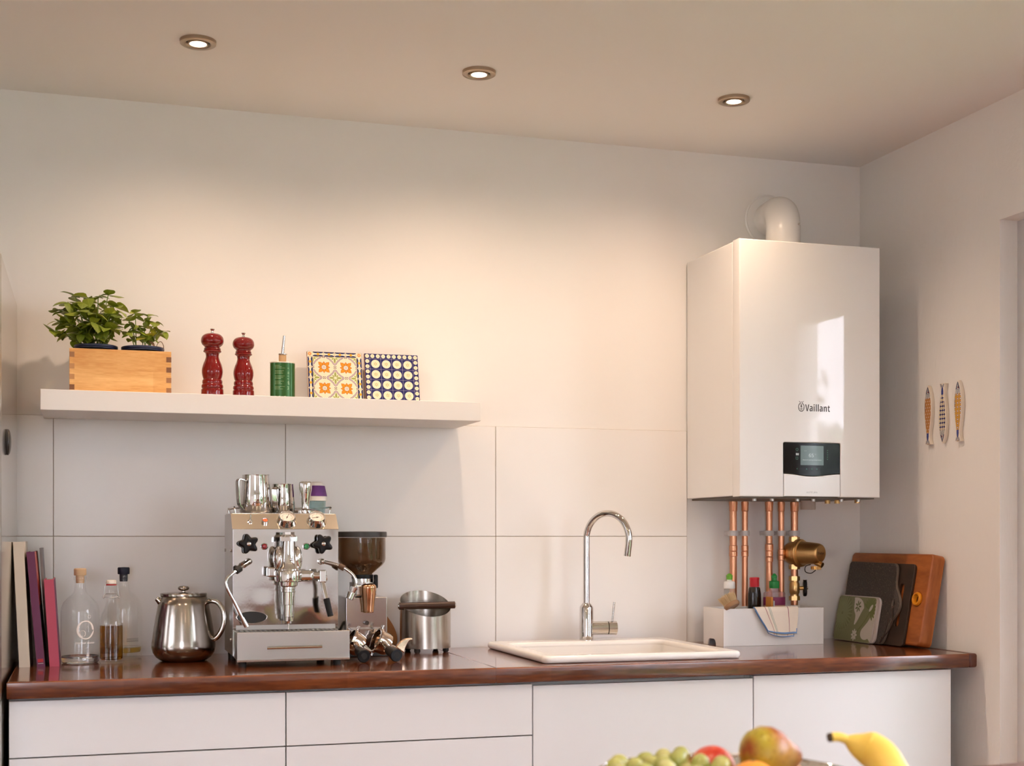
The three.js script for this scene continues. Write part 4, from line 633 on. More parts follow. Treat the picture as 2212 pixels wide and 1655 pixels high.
// ---------------------------------------------------------------- boiler
{
  const x0 = 1.711, x1 = 2.153, y0 = 1.3355, y1 = 2.0465, zf = 0.35, cx = (x0 + x1) / 2, w = (x1 - x0) / 2, h = y1 - y0;
  const t = thing('boiler', 'white wall-hung gas boiler with a small black control display', 'boiler', [cx, y0, 0]);
  part(t, 'casing', slab(-w + 0.0015, w - 0.0015, 0.002, h - 0.001, 0.002, 0.305, 0.003), M.gloss);
  // front cover with an opening for the control unit
  const X = (x) => x - cx, Y = (y) => y - y0, px0 = X(1.8465), px1 = X(2.0255), pyT = Y(1.4875);
  const cov = new THREE.Shape(); cov.moveTo(-w, 0); cov.lineTo(px0, 0); cov.lineTo(px0, pyT - 0.005); cov.quadraticCurveTo(px0, pyT, px0 + 0.005, pyT); cov.lineTo(px1 - 0.005, pyT); cov.quadraticCurveTo(px1, pyT, px1, pyT - 0.005); cov.lineTo(px1, 0); cov.lineTo(w, 0); cov.lineTo(w, h); cov.lineTo(-w, h); cov.closePath();
  const cg = extrude(cov, 0.043, 0.0035, 8, 0.35); part(t, 'front_cover', cg, M.gloss, [0, 0, zf - 0.043]);
  // control display
  const wave = (s, g) => { s.moveTo(px0 + 0.001, g(0)); for (let i = 0; i <= 30; i++) s.lineTo(px0 + 0.001 + (px1 - px0 - 0.002) * i / 30, g(i / 30)); };
  const edge = (u) => Y(1.4015) - 0.007 * Math.pow(Math.sin(Math.PI * u), 2);
  const ds = new THREE.Shape(); wave(ds, edge); ds.lineTo(px1 - 0.001, pyT - 0.007); ds.quadraticCurveTo(px1 - 0.001, pyT - 0.001, px1 - 0.007, pyT - 0.001); ds.lineTo(px0 + 0.007, pyT - 0.001); ds.quadraticCurveTo(px0 + 0.001, pyT - 0.001, px0 + 0.001, pyT - 0.007); ds.closePath();
  const dp = part(t, 'display_panel', extrude(ds, 0.012, 0.001, 8, 0.5), mat([0.008, 0.008, 0.009], 0.06, 0, { specularIntensity: 0.45 }), [0, 0, zf - 0.0128]);
  const scr = ctex(512, 448, (g, W2, H2) => {
    g.fillStyle = '#66786f'; g.fillRect(0, 0, W2, H2); g.fillStyle = '#dfe6df'; g.textAlign = 'center'; g.font = '108px sans-serif'; g.fillText('65', 238, 262); g.font = '34px sans-serif'; g.fillText('°C', 332, 212); g.font = '32px sans-serif'; g.fillText('Desired heating temperature', 256, 340); g.globalAlpha = 0.55; g.font = '28px sans-serif'; g.fillText('Auto', 108, 130);
  });
  part(dp, 'screen', new THREE.PlaneGeometry(0.0725, 0.0545), mat([0.02, 0.02, 0.02], 0.08, 0, { emissive: rgb(1, 1, 1), emissiveMap: scr, emissiveIntensity: 0.5 }), [X(1.936), Y(1.452), 0.01235]);
  const ic = ctex(512, 256, (g, W2, H2) => { g.clearRect(0, 0, W2, H2); g.strokeStyle = '#1d5546'; g.fillStyle = '#1d5546'; g.lineWidth = 4; g.beginPath(); g.arc(118, 56, 10, 0, 7); g.stroke(); g.fillStyle = '#cfd6d2'; g.fillRect(108, 86, 7, 18); g.fillRect(118, 86, 7, 18); g.fillRect(128, 86, 5, 18); g.strokeRect(108, 118, 18, 18); g.fillStyle = '#1f7a5c'; for (let i = 0; i < 5; i++) { g.beginPath(); g.arc(398, 60 + i * 18, 3.5, 0, 7); g.fill(); } for (const x of [118, 204, 254, 300]) { g.beginPath(); g.arc(x, 214, 4.5, 0, 7); g.fill(); } });
  part(dp, 'touch_symbols', new THREE.PlaneGeometry(0.175, 0.0875), mat([1, 1, 1], 0.4, 0, { map: ic, transparent: true }), [X(1.936), Y(1.4435), 0.01225]);
  // flap below the display
  const fs = new THREE.Shape(); fs.moveTo(px0 + 0.0016, 0.0015); fs.lineTo(px1 - 0.0016, 0.0015); for (let i = 30; i >= 0; i--) fs.lineTo(px0 + 0.0016 + (px1 - px0 - 0.0032) * i / 30, edge(i / 30) - 0.002); fs.closePath();
  const flap = part(t, 'flap', extrude(fs, 0.010, 0.0015, 8, 0.6), mat([0.82, 0.83, 0.83], 0.16), [0, 0, zf - 0.0096]);
  const tx = ctex(512, 96, (g, W2, H2) => { g.clearRect(0, 0, W2, H2); g.fillStyle = '#8f9496'; g.font = '74px sans-serif'; g.textAlign = 'center'; g.fillText('ecoTEC plus', 256, 70); });
  part(flap, 'lettering', new THREE.PlaneGeometry(0.044, 0.00825), mat([1, 1, 1], 0.5, 0, { map: tx, transparent: true }), [X(1.935), Y(1.3485), 0.01005]);
  // maker's mark on the cover
  const lg = ctex(1024, 320, (g, W2, H2) => {
    g.clearRect(0, 0, W2, H2); const c = '#3d3532'; g.strokeStyle = c; g.fillStyle = c;
    g.lineWidth = 20; g.beginPath(); g.ellipse(108, 182, 84, 108, 0, -1.15, 4.3); g.stroke();
    g.lineWidth = 13; g.beginPath(); g.moveTo(108, 150); g.quadraticCurveTo(84, 60, 44, 22); g.moveTo(108, 150); g.quadraticCurveTo(132, 60, 172, 22); g.moveTo(86, 52); g.quadraticCurveTo(108, 40, 130, 52); g.stroke();
    g.beginPath(); g.moveTo(80, 140); g.lineTo(136, 140); g.lineTo(124, 176); g.lineTo(108, 190); g.lineTo(92, 176); g.closePath(); g.fill(); g.fillRect(100, 180, 16, 70); g.lineWidth = 9; g.beginPath(); g.arc(74, 206, 22, 0.3, 4); g.moveTo(164, 206); g.arc(142, 206, 22, -0.9, 2.9); g.moveTo(76, 256); g.lineTo(140, 256); g.stroke();
    g.font = 'bold 250px sans-serif'; g.save(); g.translate(222, 282); g.scale(0.80, 1); g.fillText('Vaillant', 0, 0); g.restore();
  });
  part(t, 'maker_mark', new THREE.PlaneGeometry(0.1085, 0.034), mat([1, 1, 1], 0.4, 0, { map: lg, transparent: true }), [X(1.9445), Y(1.5885), zf + 0.0002]);
  // fittings below
  part(t, 'base_plate', slab(-w + 0.01, w - 0.01, -0.004, 0.0015, 0.02, 0.335), mat([0.10, 0.08, 0.06], 0.5));
  for (const x of [-0.155, -0.10, -0.02, 0.03, 0.12, 0.175]) part(t, 'screw_fitting', rod([x, -0.011, 0.31], [x, -0.003, 0.31], 0.006, 12), M.brushed);
  part(t, 'drain_fitting', rod([0.115, -0.030, 0.13], [0.115, -0.003, 0.13], 0.022, 24), mat([0.5, 0.42, 0.36], 0.4));
  for (const [x, z] of [[0.14, 0.2], [0.16, 0.22], [0.19, 0.28]]) part(t, 'brass_fitting', rod([x, -0.014, z], [x, -0.003, z], 0.008, 6), M.brass);
  // flue
  const f = thing('flue_pipe', 'white flue elbow from the boiler top into a round wall plate', 'flue pipe', [1.945, y1, 0.165]);
  const white = mat([0.80, 0.79, 0.77], 0.25), curve = new THREE.CatmullRomCurve3([V(0, 0, 0), V(0, 0.045, 0), V(0.003, 0.085, -0.004), V(0.012, 0.125, -0.03), V(0.025, 0.143, -0.075), V(0.033, 0.145, -0.12), V(0.040, 0.145, -0.17)]);
  part(f, 'elbow', new THREE.TubeGeometry(curve, 60, 0.050, 40), white);
  part(f, 'collar', at(lathe([[0.0502, 0], [0.056, 0], [0.056, 0.012], [0.0502, 0.0125]], 40), 0, 0, 0), white);
  const ros = part(f, 'wall_plate', lathe([[0.0505, 0], [0.0775, 0], [0.0785, 0.003], [0.074, 0.0065], [0.072, 0.0055], [0.0545, 0.010], [0.0505, 0.010], [0.0505, 0]], 56).rotateX(Math.PI / 2), white, [0.040, 0.145, -0.1705]);
  part(f, 'screw', new THREE.SphereGeometry(0.0035, 14, 10), M.steel, [0.028, 0.087, 0.0445]);
}
// ---------------------------------------------------------------- copper pipes
{
  const z = 0.046, plastic = mat([0.82, 0.79, 0.78], 0.5, 0, { transmission: 0.25, thickness: 0 });
  const labels = ['thick copper pipe under the boiler nearest the sink', 'thinner copper pipe right beside the thick pipe nearest the sink', 'copper pipe with a stepped coupling above the green-capped bottle', 'plain copper pipe next to the brass filter'];
  [[1.8435, 0.0107], [1.8820, 0.0090], [1.9632, 0.0097], [2.0038, 0.0087]].forEach(([x, r], i) => {
    const t = thing('copper_pipe', labels[i], 'pipe', [x, CY, z], 'copper pipes below the boiler'), top = 1.3305 - CY;
    part(t, 'pipe', rod([0, 0.001, 0], [0, top, 0], r, 24), M.copper);
    part(t, 'elbow_joint', lathe([[r, top - 0.03], [r + 0.0014, top - 0.028], [r + 0.0016, top - 0.012], [r + 0.0022, top - 0.010], [r + 0.0022, top - 0.001], [r, top - 0.001]], 28), M.copper);
    const cy = [0.272, 0.272, 0.255, 0.26][i], cl = part(t, 'coupling', lathe([[r, 0], [r + 0.0016, 0.0015], [r + 0.0016, 0.0145], [r + 0.0004, 0.016], [r + 0.0016, 0.0175], [r + 0.0016, 0.0325], [r, 0.034]], 28), M.copper, [0, cy - 0.017, 0]);
    if (i === 2) part(t, 'coupling', lathe([[r, 0], [r + 0.0026, 0.002], [r + 0.0026, 0.02], [r, 0.023]], 28), M.copper, [0, cy + 0.016, 0]);
    const c = part(t, 'pipe_clip', lathe([[r + 0.0006, -0.008], [r + 0.0048, -0.008], [r + 0.0052, 0], [r + 0.0048, 0.008], [r + 0.0006, 0.008], [r + 0.0006, -0.008]], 28), plastic, [0, 0.325, 0]); part(c, 'wall_bracket', slab(-0.005, 0.005, -0.006, 0.006, -0.051, -r - 0.003), plastic);
  });
  const t = thing('copper_pipe', 'copper pipe carrying the brass filter and ball valve', 'pipe', [2.0485, CY, z], 'copper pipes below the boiler'), r = 0.0108, top = 1.3305 - CY;
  for (const [a, b] of [[0.3145, top], [0.1955, 0.2155], [0.001, 0.1215]]) part(t, 'pipe', rod([0, a, 0], [0, b, 0], r, 24), M.copper);
  part(t, 'elbow_joint', lathe([[r, top - 0.03], [r + 0.0014, top - 0.028], [r + 0.0016, top - 0.012], [r + 0.0022, top - 0.010], [r + 0.0022, top - 0.001], [r, top - 0.001]], 28), M.copper);
  const c = part(t, 'pipe_clip', lathe([[r + 0.0006, -0.008], [r + 0.0055, -0.008], [r + 0.006, 0], [r + 0.0055, 0.008], [r + 0.0006, 0.008], [r + 0.0006, -0.008]], 28), plastic, [0, 0.325, 0]); part(c, 'wall_bracket', slab(-0.005, 0.005, -0.006, 0.006, -0.051, -r - 0.003), plastic);
  // brass filter
  const f = thing('brass_filter', 'large brass water filter with an engraved round end on the pipe', 'filter', [2.0485, 1.175, z]);
  part(f, 'inlet_nut', merge([at(creased(new THREE.CylinderGeometry(0.0165, 0.0165, 0.014, 6), 0.3), 0, 0.042, 0), rod([0, 0.025, 0], [0, 0.0495, 0], 0.0135, 24)]), M.brass);
  part(f, 'outlet_nut', merge([at(creased(new THREE.CylinderGeometry(0.0168, 0.0168, 0.014, 6), 0.3), 0, -0.042, 0), rod([0, -0.0495, 0], [0, -0.025, 0], 0.0135, 24)]), M.brass);
  part(f, 'chamber', new THREE.SphereGeometry(0.0365, 36, 24), M.brass);
  const hd = new THREE.Group(); hd.name = 'filter_head'; hd.rotation.y = 0.46; f.add(hd);   // points out of the wall and to the side
  const alongZ = (pts, c2) => lathe(pts, 44, c2).rotateX(Math.PI / 2);
  part(hd, 'flange', alongZ([[0, 0.012], [0.040, 0.012], [0.0425, 0.014], [0.0425, 0.024], [0.0405, 0.026], [0.0405, 0.028], [0.036, 0.030], [0, 0.030]], 0.5), M.brass);
  const bell = part(hd, 'cap', alongZ([[0, 0.030], [0.0355, 0.030], [0.0345, 0.042], [0.0300, 0.085], [0.0275, 0.092], [0.0250, 0.0945], [0, 0.0945]], 0.5), mat([0.66, 0.41, 0.17], 0.4, 1));
  const en = ctex(512, 512, (g, S) => { g.clearRect(0, 0, S, S); g.fillStyle = '#3f2a10'; g.strokeStyle = '#3f2a10'; g.font = 'bold 96px sans-serif'; g.textAlign = 'center'; g.save(); g.translate(292, 290); g.scale(0.82, 1); g.fillText('Vaillant', 0, 0); g.restore(); g.lineWidth = 10; g.beginPath(); g.ellipse(98, 254, 28, 38, 0, -1.15, 4.3); g.stroke(); g.beginPath(); g.moveTo(98, 262); g.lineTo(78, 200); g.moveTo(98, 262); g.lineTo(118, 200); g.stroke(); });
  part(bell, 'engraving', new THREE.CircleGeometry(0.0245, 40), mat([1, 1, 1], 0.6, 0, { map: en, transparent: true }), [0, 0, 0.0947]);
  part(f, 'drain_spout', rod([0.036, -0.026, 0.062], [0.048, -0.036, 0.082], 0.0085, 20), M.brass);
  part(f, 'drain_cap', merge([...Array(12)].map((_, i) => at(box(0.0045, 0.009, 0.0045), 0.036 + 0.0125 * Math.cos(i / 12 * 6.283), -0.044, 0.066 + 0.0125 * Math.sin(i / 12 * 6.283))).concat([at(cyl(0.0125, 0.010, 24), 0.036, -0.044, 0.066)])), M.brass);
  part(f, 'cap_strap', tube([[0.036, -0.050, 0.066], [0.022, -0.060, 0.06], [0.008, -0.055, 0.052], [0.010, -0.040, 0.05], [0.024, -0.034, 0.055]], 0.0014, 40, 8), M.rubber);
  // ball valve
  const v = thing('ball_valve', 'brass ball valve with a black butterfly handle below the filter', 'valve', [2.0485, 1.0315, z]);
  const hexv = (y) => at(creased(new THREE.CylinderGeometry(0.0165, 0.0165, 0.013, 6), 0.3), 0, y, 0);
  part(v, 'body', merge([lathe([[0, 0.0], [0.0125, 0], [0.0135, 0.012], [0.0125, 0.018], [0.0152, 0.024], [0.0158, 0.038], [0.0152, 0.050], [0.0125, 0.056], [0.0135, 0.062], [0.0125, 0.074], [0, 0.074]], 32, 0.6), hexv(0.0665), hexv(0.0065)]), M.brass);
  const hb = part(v, 'stem', rod([0.014, 0.037, 0.004], [0.026, 0.037, 0.008], 0.006, 18), M.brass);
  const bs = new THREE.Shape(); for (let i = 0; i <= 60; i++) { const a = i / 60 * 6.2832, r2 = 0.0085 + 0.0165 * Math.pow(Math.abs(Math.cos(a)), 3); i ? bs.lineTo(r2 * Math.sin(a) * 1.1, r2 * Math.cos(a)) : bs.moveTo(0, r2); }
  const hg = extrude(bs, 0.010, 0.003, 6, 0.9); hg.rotateY(Math.PI / 2 - 0.3); part(v, 'handle', hg, M.black, [0.0255, 0.037, 0.0085]);
  part(v, 'handle_screw', rod([0.035, 0.037, 0.0115], [0.0385, 0.037, 0.0126], 0.0042, 14), M.steel);
}
// ---------------------------------------------------------------- organiser box and washing-up things
const BX0 = 1.7365, BX1 = 2.0590, BZ0 = 0.052, BZ1 = 0.2, BH = 0.1075;
{
  // the five pipes rise behind it, so the box stands in front of them
  const t = thing('organiser_box', 'white open organiser box with an arched notch under the copper pipes', 'box', [(BX0 + BX1) / 2, CY, 0]);
  const w = (BX1 - BX0) / 2, k = 0.005, zb = 0.066, m = mat([0.82, 0.80, 0.78], 0.45);
  part(t, 'front_wall', slab(-w, w, 0, BH, BZ1 - k, BZ1, 0.0008), m);
  part(t, 'back_wall', slab(-w, w, 0, BH, zb, zb + k, 0.0008), m);
  part(t, 'side_wall', slab(w - k, w, 0, BH, zb + k, BZ1 - k), m);
  const s = new THREE.Shape(); s.moveTo(zb + k, 0); s.lineTo(0.096, 0); s.quadraticCurveTo(0.098, 0.018, 0.114, 0.018); s.lineTo(0.132, 0.018); s.quadraticCurveTo(0.148, 0.018, 0.150, 0); s.lineTo(BZ1 - k, 0); s.lineTo(BZ1 - k, BH); s.lineTo(zb + k, BH); s.closePath();
  const sg = extrude(s, k, 0); sg.rotateY(-Math.PI / 2); sg.translate(-w + k, 0, 0); part(t, 'notched_side_wall', sg, m);
  part(t, 'floor', slab(-w + k, w - k, 0.017, 0.021, zb + k, BZ1 - k), m);
}
const BF = CY + 0.0212;
{
  const flip = mat([0.16, 0.45, 0.05], 0.4), white = mat([0.80, 0.79, 0.77], 0.4);
  const a = thing('soap_bottle', 'clear washing-up bottle with a white collar and lime green nozzle', 'soap bottle', [1.7905, BF, 0.128]);
  part(a, 'body', lathe([[0, 0], [0.016, 0], [0.0165, 0.004], [0.0165, 0.115], [0.0158, 0.140], [0.0150, 0.1415]], 36), mat([0.9, 0.92, 0.93], 0.05, 0, { transmission: 0.9, thickness: 0, ior: 1.45 }));
  part(a, 'collar', lathe([[0, 0.1418], [0.0163, 0.1418], [0.0168, 0.143], [0.0165, 0.159], [0.0145, 0.1625], [0.0075, 0.164], [0.0072, 0.168], [0, 0.168]], 32), white);
  part(a, 'nozzle', lathe([[0, 0.1682], [0.0088, 0.1682], [0.0092, 0.178], [0.0100, 0.1795], [0.0040, 0.1855], [0, 0.186]], 24), flip);
  const b = thing('soap_bottle', 'black bottle with a red flip cap in the organiser box', 'soap bottle', [1.8715, BF, 0.128]);
  const bb = lathe([[0, 0], [0.019, 0], [0.0205, 0.003], [0.0205, 0.105], [0.0200, 0.120], [0.0175, 0.134], [0.0150, 0.1385], [0, 0.1385]], 36, 0.9).scale(1, 1, 0.72); part(b, 'body', bb, mat([0.010, 0.008, 0.008], 0.12));
  part(b, 'cap', lathe([[0, 0.139], [0.0140, 0.139], [0.0146, 0.141], [0.0142, 0.158], [0.0150, 0.160], [0.0150, 0.1640], [0.0135, 0.1655], [0, 0.166]], 28, 0.5).scale(1, 1, 0.85), mat([0.55, 0.02, 0.035], 0.35));
  const c = thing('soap_bottle', 'washing-up bottle with a purple label and dark green cap', 'soap bottle', [1.9365, BF, 0.128]);
  c.scale.set(1, 1.115, 1); b.scale.set(1, 1.05, 1);
  const lab = ctex(512, 256, (g, W2, H2) => { g.fillStyle = '#c9a58a'; g.fillRect(0, 0, W2, H2); g.fillStyle = '#7c1f4f'; g.fillRect(0, 0, W2, 92); g.fillStyle = '#4f7a34'; for (let i = 0; i < 5; i++) { g.beginPath(); g.ellipse(70 + i * 16, 140 + (i % 2) * 20, 16, 8, i, 0, 7); g.ellipse(450 + i * 10, 150, 12, 7, i, 0, 7); g.fill(); } g.fillStyle = '#5c2a3a'; for (let i = 0; i < 5; i++) g.fillRect(300, 110 + i * 16, 44, 5); });
  const ov = (g) => g.scale(1, 1, 0.5);
  part(c, 'body', ov(lathe([[0, 0], [0.033, 0], [0.035, 0.004], [0.035, 0.113], [0.0335, 0.116], [0.0195, 0.118], [0.0165, 0.120], [0.0165, 0.1265], [0, 0.1265]], 40)), mat([0.85, 0.7, 0.72], 0.05, 0, { transmission: 0.85, thickness: 0, ior: 1.45 }));
  const lg = new THREE.CylinderGeometry(0.0354, 0.0354, 0.058, 48, 1, true); part(c, 'label', ov(at(lg, 0, 0.074, 0)), mat([1, 1, 1], 0.45, 0, { map: lab }));
  part(c, 'cap', lathe([[0, 0.1268], [0.0145, 0.1268], [0.0150, 0.128], [0.0150, 0.1445], [0.0138, 0.1455], [0.0075, 0.147], [0.0072, 0.154], [0.0090, 0.155], [0.0090, 0.1585], [0.0030, 0.1655], [0, 0.1658]], 32, 0.5), mat([0.015, 0.27, 0.06], 0.4));
  const sp = thing('sponge', 'orange and grey sponge squeezed between two bottles', 'sponge', [1.9035, BF, 0.166]);
  part(sp, 'foam', slab(-0.007, 0.0005, 0, 0.118, -0.018, 0.018, 0.003), mat([0.50, 0.20, 0.04], 0.9)); part(sp, 'scouring_layer', slab(0.0007, 0.005, 0, 0.107, -0.018, 0.018, 0.0015), mat([0.42, 0.43, 0.45], 0.9));
  // dish brush
  const d = thing('dish_brush', 'round wooden dish brush head with pale bristles resting on the box corner', 'dish brush', [1.7575, CY + 0.1085, 0.197]);
  const q = new THREE.Group(); q.name = 'head'; q.position.set(0.003, 0.0135, 0.002); q.rotation.set(0.75, 0.15, -0.05); d.add(q);   // local y: along the bristles, tilted back and up
  const hw = new THREE.Quaternion().setFromEuler(new THREE.Euler(-0.5, 0, 0.32)); q.quaternion.copy(hw); q.scale.setScalar(1.14);
  part(q, 'wooden_disc', lathe([[0, -0.010], [0.018, -0.010], [0.0205, -0.007], [0.0205, -0.001], [0.0185, 0.001], [0, 0.001]], 36, 0.8), mat([0.36, 0.20, 0.10], 0.6));
  const hairs = []; for (let i = 0; i < 260; i++) { const a = rr(0, 6.283), r = 0.017 * Math.sqrt(rnd()), sx = r * Math.cos(a), sz = r * Math.sin(a), k = 1.35; hairs.push(rod([sx, 0, sz], [sx * k + rr(-0.002, 0.002), rr(0.021, 0.026), sz * k + rr(-0.002, 0.002)], 0.0007, 4, 0.0005)); }
  const br = part(q, 'bristles', merge(hairs), mat([0.68, 0.50, 0.28], 0.8)); br.userData.kind = 'stuff';
  part(d, 'handle', rod([0.012, 0.002, -0.012], [0.055, -0.085, -0.022], 0.004, 12), mat([0.30, 0.36, 0.08], 0.5));
  // dish cloth over the front wall
  const cl = thing('dish_cloth', 'cream dish cloth with a blue hem hanging over the organiser box', 'cloth', [0, 0, 0]);
  const weave = ctex(512, 512, (g, S) => {
    g.fillStyle = '#efe3d4'; g.fillRect(0, 0, S, S); g.globalAlpha = 0.16; for (let i = 0; i < S; i += 5) { g.fillStyle = i % 10 ? '#cdb8a2' : '#fff8ee'; g.fillRect(0, i, S, 2); g.fillRect(i, 0, 1.5, S); } g.globalAlpha = 1;
    const line = (x, c, w2) => { g.strokeStyle = c; g.lineWidth = w2; g.setLineDash([9, 2]); g.beginPath(); g.moveTo(x, 0); g.lineTo(x, S); g.stroke(); }; line(130, '#9a4150', 7); line(170, '#6f9488', 7); line(186, '#6f9488', 5); line(390, '#8d3a4c', 8); g.setLineDash([]);
    g.fillStyle = '#6f93c4'; g.fillRect(0, 0, 14, S); g.fillRect(0, S - 20, S, 20); g.fillRect(S - 12, S - 60, 12, 60); });
  // rows from inside the box, over the wall and down the outside
  const L = [[1.838, 0.99, 0.187], [1.833, 1.018, 0.190], [1.829, 1.0222, 0.1975], [1.830, 1.0175, 0.2035], [1.8425, 0.995, 0.206], [1.8595, 0.968, 0.209], [1.868, 0.952, 0.212]], Rr = [[1.962, 0.99, 0.187], [1.967, 1.018, 0.190], [1.971, 1.0222, 0.1975], [1.9715, 1.0175, 0.2035], [1.969, 0.995, 0.206], [1.964, 0.966, 0.209], [1.9605, 0.944, 0.212]];
  function sheet(Lp, Rp, amp, sag, off) {
    const cl2 = new THREE.CatmullRomCurve3(Lp.map((p) => V(...p))), cr = new THREE.CatmullRomCurve3(Rp.map((p) => V(...p))), nu = 30, nv = 24, pos = [], uv = [], idx = [];
    for (const s of [0, 1]) for (let j = 0; j <= nv; j++) for (let i = 0; i <= nu; i++) {
      const u = i / nu, v = j / nv, p = cl2.getPoint(v).lerp(cr.getPoint(v), u), k = Math.max(0, v - 0.4) / 0.6;
      pos.push(p.x, p.y - sag * k * Math.sin(Math.PI * Math.min(1, u * 1.1)), p.z + off + s * 0.0014 + amp * k * (0.5 + 0.5 * Math.sin(u * 11 + v * 2)) * 1.0); uv.push(u, 1 - v);
    }
    const n = (nu + 1) * (nv + 1); for (let j = 0; j < nv; j++) for (let i = 0; i < nu; i++) { const a = j * (nu + 1) + i; idx.push(a, a + 1, a + nu + 1, a + 1, a + nu + 2, a + nu + 1); const b = a + n; idx.push(b, b + nu + 1, b + 1, b + 1, b + nu + 1, b + nu + 2); }
    for (let j = 0; j < nv; j++) for (const i of [0, nu]) { const a = j * (nu + 1) + i, b = a + nu + 1; idx.push(a, b, a + n, b, b + n, a + n); } for (let i = 0; i < nu; i++) { const a = nv * (nu + 1) + i; idx.push(a, a + 1, a + n, a + 1, a + 1 + n, a + n); }
    const g = new THREE.BufferGeometry(); g.setAttribute('position', new THREE.Float32BufferAttribute(pos, 3)); g.setAttribute('uv', new THREE.Float32BufferAttribute(uv, 2)); g.setIndex(idx); g.computeVertexNormals(); return g;
  }
  const cm = mat([1, 1, 1], 0.95, 0, { map: (() => { weave.flipY = true; return weave; })(), side: THREE.DoubleSide });
  part(cl, 'front_layer', sheet(L, Rr, 0.004, 0.004, 0.003), cm);
  const L2 = L.slice(3).map(([x, y, z]) => [x + 0.004, y - 0.006, z - 0.001]), R2 = Rr.slice(3).map(([x, y, z], i) => [x - 0.006, y - 0.003 - i * 0.002, z - 0.001]); part(cl, 'back_layer', sheet(L2, R2, 0.0015, 0.006, 0.0), cm);
}
